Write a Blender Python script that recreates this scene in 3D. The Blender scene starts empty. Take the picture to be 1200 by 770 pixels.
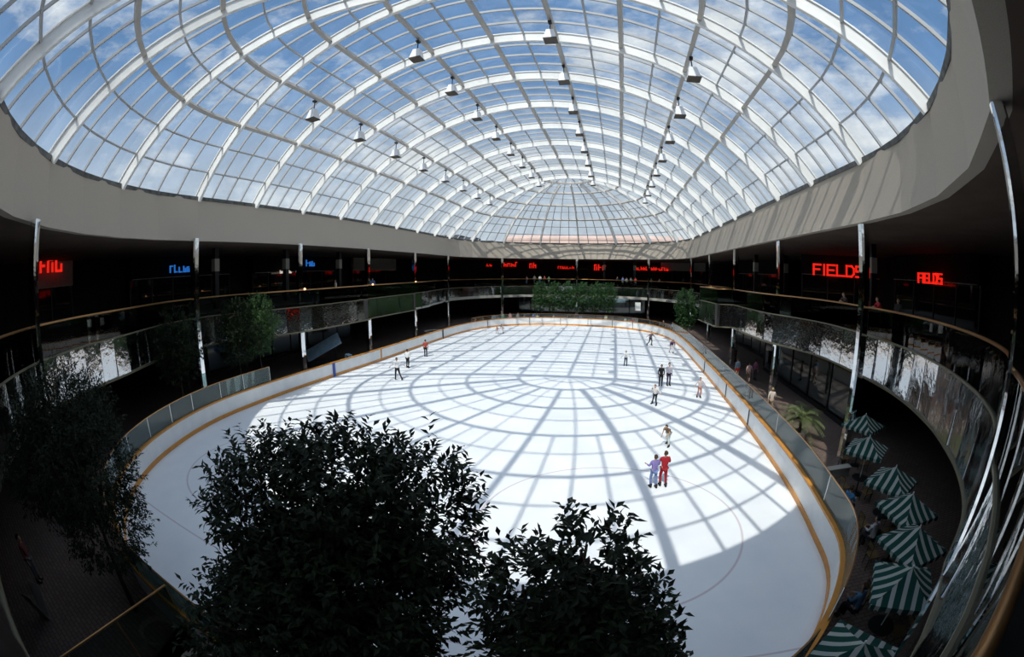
import bpy, bmesh, math, random
from mathutils import Vector, Matrix
C = bpy.context.scene.collection
PI = math.pi
rnd = random.Random(7)

# ------------------------------------------------------------------ helpers
class MB:
    """collects vertices and faces for one mesh"""
    def __init__(s): s.v = []; s.f = []; s.m = []; s.uv = []
    def add(s, vs, fs, mat=0, uvs=None):
        b = len(s.v); s.v += [tuple(p) for p in vs]
        for i, f in enumerate(fs):
            s.f.append([b + k for k in f]); s.m.append(mat)
            s.uv.append(uvs[i] if uvs else None)
        return s
    def box(s, c, d, rz=0.0, mat=0, M=None):
        hx, hy, hz = d[0]/2, d[1]/2, d[2]/2
        vs = [Vector((x*hx, y*hy, z*hz)) for z in (-1, 1) for x, y in ((-1,-1),(1,-1),(1,1),(-1,1))]
        R = M if M is not None else Matrix.Rotation(rz, 3, 'Z')
        vs = [R @ p + Vector(c) for p in vs]
        return s.add(vs, [(3,2,1,0),(4,5,6,7),(0,1,5,4),(1,2,6,5),(2,3,7,6),(3,0,4,7)], mat)
    def sweep(s, path, prof, closed=False, up=None, mat=0, cap=True):
        """prof: list of (side, up) pairs; up: function(i)->Vector or Vector"""
        n = len(path); P = [Vector(p) for p in path]; rings = []
        for i in range(n):
            a = P[(i-1) % n] if (closed or i > 0) else P[i]
            b = P[(i+1) % n] if (closed or i < n-1) else P[i]
            t = (b-a).normalized()
            u = up(i) if callable(up) else (up or Vector((0,0,1)))
            u = Vector(u); u = (u - t*u.dot(t)); u = u.normalized() if u.length > 1e-6 else t.orthogonal().normalized()
            sd = t.cross(u)
            k = 1.0
            if (closed or 0 < i < n-1):
                d1 = (P[i]-a).normalized(); d2 = (b-P[i]).normalized()
                c = max(.35, math.sqrt(max(0, (1+d1.dot(d2))/2))); k = 1/c
            rings.append([P[i] + sd*x*k + u*y for x, y in prof])
        m = len(prof); vs = [q for r in rings for q in r]; fs = []
        for i in range(n if closed else n-1):
            j = (i+1) % n
            for q in range(m):
                w = (q+1) % m
                fs.append((i*m+q, j*m+q, j*m+w, i*m+w))
        if not closed and cap:
            fs.append(tuple(range(m))); fs.append(tuple((n-1)*m + q for q in reversed(range(m))))
        return s.add(vs, fs, mat)
    def tube(s, path, r, n=8, mat=0, closed=False):
        rr = r if callable(r) else (lambda i: r)
        P = [Vector(p) for p in path]; N = len(P); vs = []; fs = []
        pu = None
        for i in range(N):
            a = P[(i-1) % N] if (closed or i) else P[i]; b = P[(i+1) % N] if (closed or i < N-1) else P[i]
            t = (b-a).normalized()
            if pu is None: pu = t.orthogonal().normalized()
            pu = (pu - t*pu.dot(t)).normalized(); sd = t.cross(pu)
            for q in range(n):
                g = 2*PI*q/n; vs.append(P[i] + (pu*math.cos(g) + sd*math.sin(g))*rr(i))
        for i in range(N if closed else N-1):
            j = (i+1) % N
            for q in range(n): fs.append((i*n+q, i*n+(q+1) % n, j*n+(q+1) % n, j*n+q))
        if not closed:
            fs.append(tuple(reversed(range(n)))); fs.append(tuple((N-1)*n+q for q in range(n)))
        return s.add(vs, fs, mat)
    def lathe(s, c, prof, n=24, mat=0):
        vs = []; fs = []; m = len(prof)
        for i in range(n):
            a = 2*PI*i/n
            for r, z in prof: vs.append((c[0]+r*math.cos(a), c[1]+r*math.sin(a), c[2]+z))
        for i in range(n):
            j = (i+1) % n
            for q in range(m-1): fs.append((i*m+q, j*m+q, j*m+q+1, i*m+q+1))
        if prof[0][0] > 1e-4: fs.append(tuple(i*m for i in reversed(range(n))))
        if prof[-1][0] > 1e-4: fs.append(tuple(i*m+m-1 for i in range(n)))
        return s.add(vs, fs, mat)
    def wall(s, path, z0, z1, th, closed=False, mat=0):
        prof = [(-th/2, z0), (th/2, z0), (th/2, z1), (-th/2, z1)]
        return s.sweep([(p[0], p[1], 0) for p in path], prof, closed, Vector((0,0,1)), mat)
    def mesh(s, name, mats, smooth=False):
        me = bpy.data.meshes.new(name); me.from_pydata(s.v, [], s.f)
        for m in (mats if isinstance(mats, (list, tuple)) else [mats]): me.materials.append(m)
        for i, p in enumerate(me.polygons): p.material_index = s.m[i]; p.use_smooth = smooth
        if any(s.uv):
            L = me.uv_layers.new(name='map')
            for i, p in enumerate(me.polygons):
                if s.uv[i]:
                    for k, li in enumerate(p.loop_indices): L.data[li].uv = s.uv[i][k]
        me.update(); return me
    def build(s, name, mats, parent=None, smooth=False):
        me = s.mesh(name, mats, smooth)
        if parent is not None and not any(s.uv):
            off = parent.get('_o')
        o = bpy.data.objects.new(name, me); C.objects.link(o)
        if parent is not None:
            o.parent = parent
            # vertices were given in world space: bring them into the parent's space
            if parent.get('world_parts', 1):
                me.transform(parent.matrix_basis.inverted())
        return o

def tag(o, label=None, cat=None, group=None, kind=None):
    if label: o['label'] = label
    if cat: o['category'] = cat
    if group: o['group'] = group
    if kind: o['kind'] = kind
    return o
def empty(name, loc=(0,0,0), rz=0.0, label=None, cat=None, group=None, kind=None):
    o = bpy.data.objects.new(name, None); C.objects.link(o)
    o.location = loc; o.rotation_euler = (0, 0, rz); o.empty_display_size = .2
    o.matrix_basis  # basis follows loc/rot
    return tag(o, label, cat, group, kind)
def local(name, mb, mats, parent, smooth=False):
    """mb holds coordinates local to the parent"""
    me = mb.mesh(name, mats, smooth); o = bpy.data.objects.new(name, me); C.objects.link(o); o.parent = parent
    return o
def kids(o): return [c for c in bpy.data.objects if c.parent == o]
def dup(root, loc, rz=None, label=None, group=None, scale=None):
    r = root.copy(); C.objects.link(r); r.location = loc
    if rz is not None: r.rotation_euler = (0, 0, rz)
    if label: r['label'] = label
    if group: r['group'] = group
    if scale: r.scale = (scale,)*3 if not isinstance(scale, tuple) else scale
    for ch in kids(root):
        c = ch.copy(); C.objects.link(c); c.parent = r
        for g in kids(ch):
            d = g.copy(); C.objects.link(d); d.parent = c
    return r

# ------------------------------------------------------------------ materials
def mat(name, col, rough=.6, metal=0.0, spec=.5, noise=None, bump=None, emit=None, emit_s=1.0):
    m = bpy.data.materials.new(name); m.use_nodes = True
    nt = m.node_tree; b = nt.nodes['Principled BSDF']
    b.inputs['Base Color'].default_value = (*col, 1); b.inputs['Roughness'].default_value = rough
    b.inputs['Metallic'].default_value = metal; b.inputs['Specular IOR Level'].default_value = spec
    tc = nt.nodes.new('ShaderNodeTexCoord')
    if noise:
        sc, amt = noise[:2]
        n = nt.nodes.new('ShaderNodeTexNoise'); n.inputs['Scale'].default_value = sc; n.inputs['Detail'].default_value = 5
        nt.links.new(tc.outputs['Object'], n.inputs['Vector'])
        r = nt.nodes.new('ShaderNodeValToRGB')
        r.color_ramp.elements[0].position = .3; r.color_ramp.elements[1].position = .7
        r.color_ramp.elements[0].color = (*[c*(1-amt) for c in col], 1)
        c2 = noise[2] if len(noise) > 2 else [min(1, c*(1+amt)) for c in col]
        r.color_ramp.elements[1].color = (*c2, 1)
        nt.links.new(n.outputs['Fac'], r.inputs['Fac']); nt.links.new(r.outputs['Color'], b.inputs['Base Color'])
    if bump:
        n = nt.nodes.new('ShaderNodeTexNoise'); n.inputs['Scale'].default_value = bump[0]; n.inputs['Detail'].default_value = 3
        nt.links.new(tc.outputs['Object'], n.inputs['Vector'])
        bp = nt.nodes.new('ShaderNodeBump'); bp.inputs['Strength'].default_value = bump[1]; bp.inputs['Distance'].default_value = bump[2] if len(bump) > 2 else .02
        nt.links.new(n.outputs['Fac'], bp.inputs['Height']); nt.links.new(bp.outputs['Normal'], b.inputs['Normal'])
    if emit:
        b.inputs['Emission Color'].default_value = (*emit, 1); b.inputs['Emission Strength'].default_value = emit_s
    return m

M = {}
M['white_steel'] = mat('white painted steel', (.82, .81, .78), .45, noise=(1.5, .05))
M['shaded_steel'] = mat('shaded white purlin steel', (.46, .43, .39), .5, noise=(1.5, .08))  # purlin shade is put into this grey base colour
M['thin_bar'] = mat('glazing bar aluminium', (.40, .41, .42), .5)
M['curb'] = mat('dark glazing curb', (.10, .10, .095), .7, noise=(3, .5))
M['stucco'] = mat('beige grey stucco', (.47, .41, .34), .95, spec=.1, noise=(60, .12), bump=(90, .5, .01))
M['soffit'] = mat('brown soffit', (.11, .082, .066), .9, spec=.1, noise=(.6, .15))
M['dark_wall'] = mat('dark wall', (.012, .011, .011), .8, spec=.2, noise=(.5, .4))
M['deck_floor'] = mat('dark deck floor', (.03, .026, .023), .5, noise=(2, .3))
M['lower_floor'] = mat('brown brick concourse floor', (.055, .042, .036), .6, noise=(4, .3))
M['mirror'] = mat('mirror cladding', (.80, .82, .83), .05, 1.0, bump=(2.2, .18, .03))
M['mirror_panel'] = mat('balcony mirror panel', (.60, .62, .64), .07, 1.0, bump=(3.0, .4, .035))
M['brass'] = mat('brass handrail', (.40, .21, .08), .3, .8)
M['trim'] = mat('pale edge trim', (.42, .40, .34), .6)
M['edge'] = mat('weathered brass edge', (.13, .115, .07), .55)
M['board'] = mat('white rink board', (.80, .80, .78), .35, noise=(1.2, .06))
M['orange'] = mat('orange board trim', (.62, .26, .04), .4, noise=(3, .1))
M['dark_metal'] = mat('dark metal', (.03, .03, .03), .4, .6)
M['chrome'] = mat('bright post metal', (.6, .6, .6), .25, 1.0)
M['lamp_white'] = mat('lamp housing white', (.80, .80, .80), .5)
M['lamp_dark'] = mat('lamp underside', (.07, .055, .04), .5)
M['bark'] = mat('tree bark', (.045, .03, .02), .9, noise=(20, .4), bump=(30, .5))
M['wood'] = mat('yellow wood', (.17, .11, .045), .5, noise=(8, .2))
M['white_paint'] = mat('white paint', (.7, .7, .68), .5)
M['grey_panel'] = mat('grey bulkhead panel', (.30, .285, .255), .8, noise=(5, .1))
M['red_glow'] = mat('red lit sign', (.5, .02, .01), .5, emit=(1.0, .02, .01), emit_s=.75)
M['blue_glow'] = mat('blue lit sign', (.02, .1, .4), .5, emit=(.03, .22, .75), emit_s=.55)
M['white_glow'] = mat('lit white sign', (.6, .6, .6), .5, emit=(1, .85, .7), emit_s=.45)
M['warm_bulb'] = mat('warm bulb', (.8, .5, .3), .5, emit=(1, .45, .2), emit_s=2.2)
M['pink'] = mat('pink stucco building', (.60, .43, .36), .9, noise=(.2, .1))
M['roof_dark'] = mat('distant dark roof', (.08, .09, .1), .8, noise=(.4, .4))
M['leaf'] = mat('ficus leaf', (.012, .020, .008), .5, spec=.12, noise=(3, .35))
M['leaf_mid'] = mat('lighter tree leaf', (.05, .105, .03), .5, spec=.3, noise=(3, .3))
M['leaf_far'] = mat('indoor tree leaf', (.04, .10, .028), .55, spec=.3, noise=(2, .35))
M['palm'] = mat('palm frond green', (.13, .16, .055), .5, noise=(4, .3))
M['planter'] = mat('planter shell', (.32, .28, .23), .7)
M['blue_sheet'] = mat('pale blue sheet', (.40, .58, .68), .5, noise=(3, .15))
M['bin'] = mat('orange brown bin', (.36, .12, .05), .5)

def glass_mat(name, tint, gloss=.12, rough=.03, dirt=None):
    m = bpy.data.materials.new(name); m.use_nodes = True; nt = m.node_tree; nt.nodes.clear()
    out = nt.nodes.new('ShaderNodeOutputMaterial'); mix = nt.nodes.new('ShaderNodeMixShader')
    t = nt.nodes.new('ShaderNodeBsdfTransparent'); g = nt.nodes.new('ShaderNodeBsdfGlossy')
    t.inputs['Color'].default_value = (*tint, 1); g.inputs['Roughness'].default_value = rough
    fr = nt.nodes.new('ShaderNodeFresnel'); fr.inputs['IOR'].default_value = 1.45
    if dirt:
        tc = nt.nodes.new('ShaderNodeTexCoord'); n = nt.nodes.new('ShaderNodeTexNoise'); n.inputs['Scale'].default_value = dirt[0]; n.inputs['Detail'].default_value = 6
        nt.links.new(tc.outputs['Object'], n.inputs['Vector'])
        r = nt.nodes.new('ShaderNodeValToRGB'); r.color_ramp.elements[0].position = .35; r.color_ramp.elements[1].position = .65
        r.color_ramp.elements[0].color = (*[c*dirt[1] for c in tint], 1); r.color_ramp.elements[1].color = (*tint, 1)
        nt.links.new(n.outputs['Fac'], r.inputs['Fac']); nt.links.new(r.outputs['Color'], t.inputs['Color'])
    nt.links.new(fr.outputs[0], mix.inputs[0]); nt.links.new(t.outputs[0], mix.inputs[1]); nt.links.new(g.outputs[0], mix.inputs[2])
    nt.links.new(mix.outputs[0], out.inputs[0])
    return m
M['dome_glass'] = glass_mat('dome glass', (.84, .90, .93), dirt=(.45, .86))
M['rail_glass'] = glass_mat('balustrade glass', (.55, .62, .60), rough=.02)
M['screen_glass'] = glass_mat('rink screen glass', (.62, .74, .73), rough=.02)
_m = M['screen_glass']; _nt = _m.node_tree
_o = [n for n in _nt.nodes if n.type == 'OUTPUT_MATERIAL'][0]; _mx = [n for n in _nt.nodes if n.type == 'MIX_SHADER'][0]
_d = _nt.nodes.new('ShaderNodeBsdfDiffuse'); _d.inputs['Color'].default_value = (.50, .60, .58, 1); _m2 = _nt.nodes.new('ShaderNodeMixShader'); _m2.inputs[0].default_value = .11
_nt.links.new(_mx.outputs[0], _m2.inputs[1]); _nt.links.new(_d.outputs[0], _m2.inputs[2]); _nt.links.new(_m2.outputs[0], _o.inputs[0])
M['clear_screen'] = glass_mat('clear rink screen glass', (.80, .88, .87), rough=.02)
M['window_reflective'] = mat('reflective shop window', (.26, .32, .34), .06, 1.0)
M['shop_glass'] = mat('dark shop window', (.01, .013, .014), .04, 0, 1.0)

def ice_mat():
    m = bpy.data.materials.new('ice'); m.use_nodes = True; nt = m.node_tree; b = nt.nodes['Principled BSDF']
    tc = nt.nodes.new('ShaderNodeTexCoord'); sep = nt.nodes.new('ShaderNodeSeparateXYZ')
    nt.links.new(tc.outputs['Object'], sep.inputs[0])
    def math_(op, a, b_=None, c=None):
        n = nt.nodes.new('ShaderNodeMath'); n.operation = op
        for i, v in enumerate((a, b_, c)):
            if v is None: continue
            if isinstance(v, (int, float)): n.inputs[i].default_value = v
            else: nt.links.new(v, n.inputs[i])
        return n.outputs[0]
    X, Y = sep.outputs[0], sep.outputs[1]
    def circle(cx, cy, r, w):
        dx = math_('SUBTRACT', X, cx); dy = math_('SUBTRACT', Y, cy)
        d = math_('SQRT', math_('ADD', math_('MULTIPLY', dx, dx), math_('MULTIPLY', dy, dy)))
        return math_('LESS_THAN', math_('ABSOLUTE', math_('SUBTRACT', d, r)), w)
    def line(y, w): return math_('LESS_THAN', math_('ABSOLUTE', math_('SUBTRACT', Y, y)), w)
    marks = [circle(-13.6, 12.5, 4.5, .04), circle(.4, 12.5, 4.5, .04), circle(-13.6, 60, 4.5, .04), circle(.4, 60, 4.5, .04), line(6.3, .035)]
    tot = marks[0]
    for k in marks[1:]: tot = math_('MAXIMUM', tot, k)
    fac = math_('MULTIPLY', tot, .38)
    n = nt.nodes.new('ShaderNodeTexNoise'); n.inputs['Scale'].default_value = .8; n.inputs['Detail'].default_value = 8
    nt.links.new(tc.outputs['Object'], n.inputs['Vector'])
    r = nt.nodes.new('ShaderNodeValToRGB'); r.color_ramp.elements[0].position = .3; r.color_ramp.elements[1].position = .7
    r.color_ramp.elements[0].color = (.80, .82, .84, 1); r.color_ramp.elements[1].color = (.86, .87, .87, 1)
    nt.links.new(n.outputs['Fac'], r.inputs['Fac'])
    mx = nt.nodes.new('ShaderNodeMix'); mx.data_type = 'RGBA'
    nt.links.new(fac, mx.inputs['Factor']); nt.links.new(r.outputs['Color'], mx.inputs['A']); mx.inputs['B'].default_value = (.36, .16, .2, 1)
    nt.links.new(mx.outputs['Result'], b.inputs['Base Color'])
    b.inputs['Roughness'].default_value = .45; b.inputs['Specular IOR Level'].default_value = .25
    return m
M['ice'] = ice_mat()

def plank_mat():
    m = bpy.data.materials.new('wood block paving'); m.use_nodes = True; nt = m.node_tree; b = nt.nodes['Principled BSDF']
    tc = nt.nodes.new('ShaderNodeTexCoord'); br = nt.nodes.new('ShaderNodeTexBrick')
    br.inputs['Scale'].default_value = 1.6; br.inputs['Color1'].default_value = (.19, .135, .110, 1); br.inputs['Color2'].default_value = (.15, .105, .088, 1)
    br.inputs['Mortar'].default_value = (.06, .048, .04, 1); br.inputs['Mortar Size'].default_value = .02
    nt.links.new(tc.outputs['Object'], br.inputs['Vector']); nt.links.new(br.outputs['Color'], b.inputs['Base Color'])
    b.inputs['Roughness'].default_value = .6; b.inputs['Specular IOR Level'].default_value = .25
    return m
M['paving'] = plank_mat()

def stripe_mat():
    m = bpy.data.materials.new('green white striped canvas'); m.use_nodes = True; nt = m.node_tree; b = nt.nodes['Principled BSDF']
    uv = nt.nodes.new('ShaderNodeUVMap'); uv.uv_map = 'map'; sep = nt.nodes.new('ShaderNodeSeparateXYZ'); nt.links.new(uv.outputs[0], sep.inputs[0])
    mu = nt.nodes.new('ShaderNodeMath'); mu.operation = 'FRACT'; nt.links.new(sep.outputs[0], mu.inputs[0])
    gt = nt.nodes.new('ShaderNodeMath'); gt.operation = 'GREATER_THAN'; gt.inputs[1].default_value = .6; nt.links.new(mu.outputs[0], gt.inputs[0])
    mx = nt.nodes.new('ShaderNodeMix'); mx.data_type = 'RGBA'; nt.links.new(gt.outputs[0], mx.inputs['Factor'])
    mx.inputs['A'].default_value = (.012, .055, .045, 1); mx.inputs['B'].default_value = (.36, .38, .35, 1)
    nt.links.new(mx.outputs['Result'], b.inputs['Base Color']); b.inputs['Roughness'].default_value = .85; b.inputs['Specular IOR Level'].default_value = .1
    return m
M['stripe'] = stripe_mat()
_cloth = {}
def cloth(col):
    k = tuple(round(c, 3) for c in col)
    if k not in _cloth: _cloth[k] = mat('cloth %d' % len(_cloth), k, .85, spec=.15)
    return _cloth[k]

# ------------------------------------------------------------------ layout numbers (metres; ice level is z = 0)
X0, Y1, Y2 = -6.6, 16.76, 62.1
BAY = (Y2 - Y1)/8
RD, ZC, SEG = 23.63, 22.49, math.radians(9.284)
AMAX = 5.5*SEG
W = RD*math.sin(AMAX); ZS = ZC - RD*(1-math.cos(AMAX))
ZB = 10.89; WB = 18.0
ZF = 6.08; ZR = 7.16; ZL = 3.85

def stad(r, n=16, y1=Y1, y2=Y2, ns=9, off=0.0):
    """closed loop: near half circle (from -x side round to +x side), right side, far half circle, left side"""
    out = []
    for i in range(n+1):
        a = PI + PI*i/n; out.append((X0 + r*math.cos(a), y1 + r*math.sin(a)))
    for i in range(1, ns): out.append((X0 + r, y1 + (y2-y1)*i/ns))
    for i in range(n+1):
        a = PI*i/n; out.append((X0 + r*math.cos(a), y2 + r*math.sin(a)))
    for i in range(1, ns): out.append((X0 - r, y2 - (y2-y1)*i/ns))
    return out
def prof(a): return RD*math.sin(a), ZC - RD*(1-math.cos(a))
def catmull(pts, k=6, closed=False):
    n = len(pts); out = []
    for i in range(n if closed else n-1):
        g = lambda j: Vector((*pts[j % n],)) if closed else Vector((*pts[max(0, min(n-1, j))],))
        p0, p1, p2, p3 = g(i-1), g(i), g(i+1), g(i+2)
        for s in range(k):
            t = s/k
            q = .5*((2*p1) + (p2-p0)*t + (2*p0-5*p1+4*p2-p3)*t*t + (3*p1-p0-3*p2+p3)*t**3)
            out.append(tuple(q))
    if not closed: out.append(tuple(pts[-1]))
    return out

# ------------------------------------------------------------------ dome
dome = empty('ceiling_dome', (X0, (Y1+Y2)/2, ZS), 0, 'long white ribbed glass dome over the skating rink', 'skylight', kind='structure')
def arch_pts(y, a0=-AMAX, a1=AMAX, n=44):
    return [(X0 + prof(a)[0], y, prof(a)[1]) for a in [a0 + (a1-a0)*i/n for i in range(n+1)]]
def arch_up(y, a0=-AMAX, a1=AMAX, n=44):
    return lambda i: Vector((math.sin(a0 + (a1-a0)*i/n), 0, math.cos(a0 + (a1-a0)*i/n)))
IB = lambda w, d, t: [(-w/2, -d), (w/2, -d), (w/2, -d+t), (t*.5, -d+t*1.2), (t*.5, -t*1.2), (w/2, -t), (w/2, 0), (-w/2, 0), (-w/2, -t), (-t*.5, -t*1.2), (-t*.5, -d+t*1.2), (-w/2, -d+t)]
UPS = .30
RIB = [(x, y+UPS) for x, y in IB(.20, .68, .07)]
for k in range(9):
    y = Y1 + k*BAY
    MB().sweep(arch_pts(y), RIB, up=arch_up(y)).build('arch_rib', M['white_steel'], dome)
def rad_pts(yc, th, a0, a1, n=26):
    out = []; ups = []
    for i in range(n+1):
        a = a0 + (a1-a0)*i/n; r, z = prof(a)
        out.append((X0 + r*math.cos(th), yc + r*math.sin(th), z)); ups.append(Vector((math.sin(a)*math.cos(th), math.sin(a)*math.sin(th), math.cos(a))))
    return out, (lambda i: ups[i])
for yc, base in ((Y1, PI), (Y2, 0)):
    for j in range(1, 8):
        p, u = rad_pts(yc, base + PI*j/8, SEG*.98, AMAX)
        MB().sweep(p, RIB, up=u).build('radial_rib', M['white_steel'], dome)
PB = lambda w, d, o=-.2: [(-w/2, -d-o), (w/2, -d-o), (w/2, -o), (-w/2, -o)]
def ring_path(a, n=32):
    r, z = prof(a); pts = [(x, y, z) for x, y in stad(r, n, ns=9)]
    ups = []
    for x, y, _ in pts:
        yc = min(max(y, Y1), Y2); d = Vector((x-X0, y-yc, 0)).normalized()
        ups.append(Vector((d.x*math.sin(a), d.y*math.sin(a), math.cos(a))))
    return pts, (lambda i: ups[i])
for k in (1, 2, 3, 4):
    p, u = ring_path(k*SEG)
    MB().sweep(p, PB(.22, .30), closed=True, up=u).build('main_purlin', M['shaded_steel'], dome)
MB().sweep([(X0, Y1, ZC), (X0, Y2, ZC)], PB(.22, .30)).build('main_purlin', M['shaded_steel'], dome)
for k in (.5, 1.5, 2.5, 3.5, 4.5, 5.0):
    p, u = ring_path(k*SEG)
    MB().sweep(p, PB(.10, .13, -.26), closed=True, up=u).build('thin_purlin', M['thin_bar'], dome)
for k in range(8):
    for q in (1, 2, 3):
        y = Y1 + (k+q/4)*BAY
        MB().sweep(arch_pts(y, n=36), PB(.095, .14, -.28), up=arch_up(y, n=36)).build('glazing_bar', M['thin_bar'], dome)
for yc, base in ((Y1, PI), (Y2, 0)):
    for j in range(8):
        for q, a0 in ((.5, .02), (.25, 2.99*SEG), (.75, 2.99*SEG)):
            p, u = rad_pts(yc, base + PI*(j+q)/8, a0, AMAX, 20); MB().sweep(p, PB(.095, .14, -.28), up=u).build('glazing_bar', M['thin_bar'], dome)
# glass skin
g = MB(); nA = 22; loops = []
for i in range(nA+1):
    a = max(.001, AMAX*i/nA); r, z = prof(a); loops.append([(x, y, z+.30*math.cos(a)) for x, y in stad(r+.30*math.sin(a), 32, ns=9)])
n = len(loops[0]); vs = [p for l in loops for p in l]
fs = [(i*n+j, i*n+(j+1) % n, (i+1)*n+(j+1) % n, (i+1)*n+j) for i in range(nA) for j in range(n)]
g.add(vs, fs); g.build('glass_skin', M['dome_glass'], dome, smooth=True)
# curb at the foot of the glass
MB().sweep([(x, y, ZS) for x, y in stad(W, 32)], [(-.10, -.10), (.42, -.10), (.42, .20), (-.10, .14)], closed=True).build('curb', M['curb'], dome)

# ------------------------------------------------------------------ fascia, soffit, roof, walls
def stad_off(r, phase=True):
    return stad(r, 16)
lo = stad(WB, 16); hi = stad(W-.02, 16); n = len(lo)
g = MB(); vs = [(x, y, ZB) for x, y in lo] + [(x, y, ZS+.02) for x, y in hi]
lo2 = stad(WB+.5, 16); hi2 = stad(W+.45, 16)
vs += [(x, y, ZB+.02) for x, y in lo2] + [(x, y, ZS+.05) for x, y in hi2]
fs = []
for j in range(n):
    k = (j+1) % n
    fs += [(j, k, n+k, n+j), (n+j, n+k, 3*n+k, 3*n+j), (2*n+k, 2*n+j, 3*n+j, 3*n+k), (k, j, 2*n+j, 2*n+k)]
g.add(vs, fs)
tag(g.build('trim_fascia', M['stucco']), 'beige grey stucco band round the opening under the dome', 'fascia', kind='structure')
RW = 32.0
outer = stad(RW, 16)
g = MB(); vs = [(x, y, ZB+.02) for x, y in lo2] + [(x, y, ZB+.02) for x, y in outer]
fs = [(j, (j+1) % n, n+(j+1) % n, n+j) for j in range(n)]
vs2 = [(x, y, ZS+.03) for x, y in hi2] + [(x, y, ZS+.03) for x, y in outer]
g.add(vs, fs); g.add(vs2, fs)
tag(g.build('ceiling_soffit', M['soffit']), 'dark brown flat ceiling over the upper gallery', 'ceiling', kind='structure')
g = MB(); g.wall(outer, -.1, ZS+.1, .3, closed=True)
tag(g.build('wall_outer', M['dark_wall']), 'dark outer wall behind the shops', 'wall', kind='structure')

# ------------------------------------------------------------------ floors
g = MB(); g.add([(x, y, -.02) for x, y in outer], [tuple(range(n))])
tag(g.build('floor_concourse', M['paving']), 'dark brown paved concourse around the rink', 'floor', kind='structure')
rink = [(7.0, 8.7), (7.45, 11.5), (7.75, 15), (7.9, 20), (8.0, 28), (8.1, 40), (8.0, 50), (7.2, 57), (5.2, 62.0), (1.5, 65.8), (-4, 67.6), (-10.5, 67.9), (-15.5, 65.8), (-18.6, 62), (-20.3, 56.5), (-20.9, 50),
        (-21.1, 42), (-21.3, 34), (-21.7, 27), (-21.9, 21.7), (-21.75, 16.6), (-21.1, 13.2), (-19.95, 10.2), (-18.7, 8.0), (-17.2, 6.15), (-15.2, 4.6), (-13.1, 3.6), (-10.8, 3.05), (-7.5, 2.95), (-3, 2.95), (.6, 3.3), (3.3, 4.35), (5.35, 6.1)]
rk = catmull(rink, 6, True)
g = MB(); g.add([(x, y, 0) for x, y in rk], [tuple(range(len(rk)))])
tag(g.build('floor_ice', M['ice']), 'white ice sheet of the skating rink', 'ice', kind='structure')

def cum(path):
    d = [0]
    for a, b in zip(path, path[1:]): d.append(d[-1] + math.hypot(b[0]-a[0], b[1]-a[1]))
    return d
def nrm(path, i, closed=True):
    n = len(path); a = path[(i-1) % n]; b = path[(i+1) % n]
    t = Vector((b[0]-a[0], b[1]-a[1])).normalized(); return Vector((t.y, -t.x))    # points out of a counter-clockwise loop
def offs(path, d):
    return [(p[0] + nrm(path, i).x*d, p[1] + nrm(path, i).y*d) for i, p in enumerate(path)]
BH = 1.15
boards = empty('rink_boards', (X0, 35, 0), 0, 'white dasher boards with orange trim around the ice', 'boards')
o1 = offs(rk, .06)
MB().wall(o1, 0.0, BH-.03, .10, closed=True).build('white_panel', M['board'], boards)
MB().sweep([(x, y, 0) for x, y in offs(rk, .0)], [(-.03, .0), (.05, .0), (.05, .24), (-.03, .22)], closed=True).build('kick_strip', M['orange'], boards)
MB().sweep([(x, y, BH) for x, y in offs(rk, .07)], [(-.11, -.04), (.11, -.04), (.11, .05), (-.11, .05)], closed=True).build('top_rail', M['orange'], boards)
# joints: coloured posts on the left boards, slim dark joints elsewhere
def board_post(i, m, nm, w=.12):
    p = rk[i]; nn = nrm(rk, i); g = MB(); g.box((p[0]-nn.x*.015, p[1]-nn.y*.015, BH/2), (.06, w, BH), math.atan2(nn.y, nn.x)); return g.build(nm, m, boards)
def near_i(path, x, y): return min(range(len(path)), key=lambda i: (path[i][0]-x)**2 + (path[i][1]-y)**2)
board_post(near_i(rk, -21.5, 28.4), cloth((.10, .14, .40)), 'blue_joint', .3)
board_post(near_i(rk, -21.2, 35.2), M['orange'], 'orange_joint', .12)
board_post(near_i(rk, -21.0, 49.5), M['dark_metal'], 'dark_joint', .3)
for (x, y) in ((7.9, 22), (8.0, 28.5), (8.05, 35), (-18.5, 62), (-13, 67), (-8.5, 68), (-4, 67.6), (0, 66.5), (3, 64.5)): board_post(near_i(rk, x, y), M['dark_metal'], 'dark_joint', .05)
# glass screens above the boards
def screen(path, label, h=1.05, gm='screen_glass'):
    d = cum(path)
    e = empty('glass_screen', (*path[len(path)//2], BH), 0, label, 'glass screen', 'glass screens above the boards')
    MB().wall(path, BH+.04, BH+h, .02).build('glass_pane', M[gm], e)
    MB().sweep([(x, y, BH+h) for x, y in path], [(-.02, -.01), (.02, -.01), (.02, .03), (-.02, .03)]).build('top_edge', M['brass'], e)
    nx = 0
    for i in range(len(path)):
        if d[i] >= nx:
            MB().box((*path[i], BH+h/2+.02), (.035, .035, h-.02)).build('post', M['chrome'], e); nx += 2.4 if d[-1] < 40 else 6.0
    return e
oo = offs(rk, .12); N = len(oo)
iR0 = near_i(oo, 3.2, 4.6); 
def run(i, j):
    out = []
    while True:
        out.append(oo[i % N])
        if i % N == j % N: break
        i += 1
    return out
screen(run(near_i(oo, 5.3, 6.2), near_i(oo, 7.6, 55)), 'tall glass screen along the right side boards by the umbrellas')
screen(run(near_i(oo, 7.6, 55), near_i(oo, -19.6, 58.5)), 'glass screen around the far end boards below the trees', h=.62, gm='clear_screen')
screen(run(near_i(oo, -21.9, 20.6), near_i(oo, -15.3, 4.4)), 'glass screen on the near left curve, ending at a clear upright edge')
screen(run(near_i(oo, -14.4, 4.0), near_i(oo, 4.2, 5.2)), 'low glass screen at the near end boards behind the big trees', 0.95)

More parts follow.
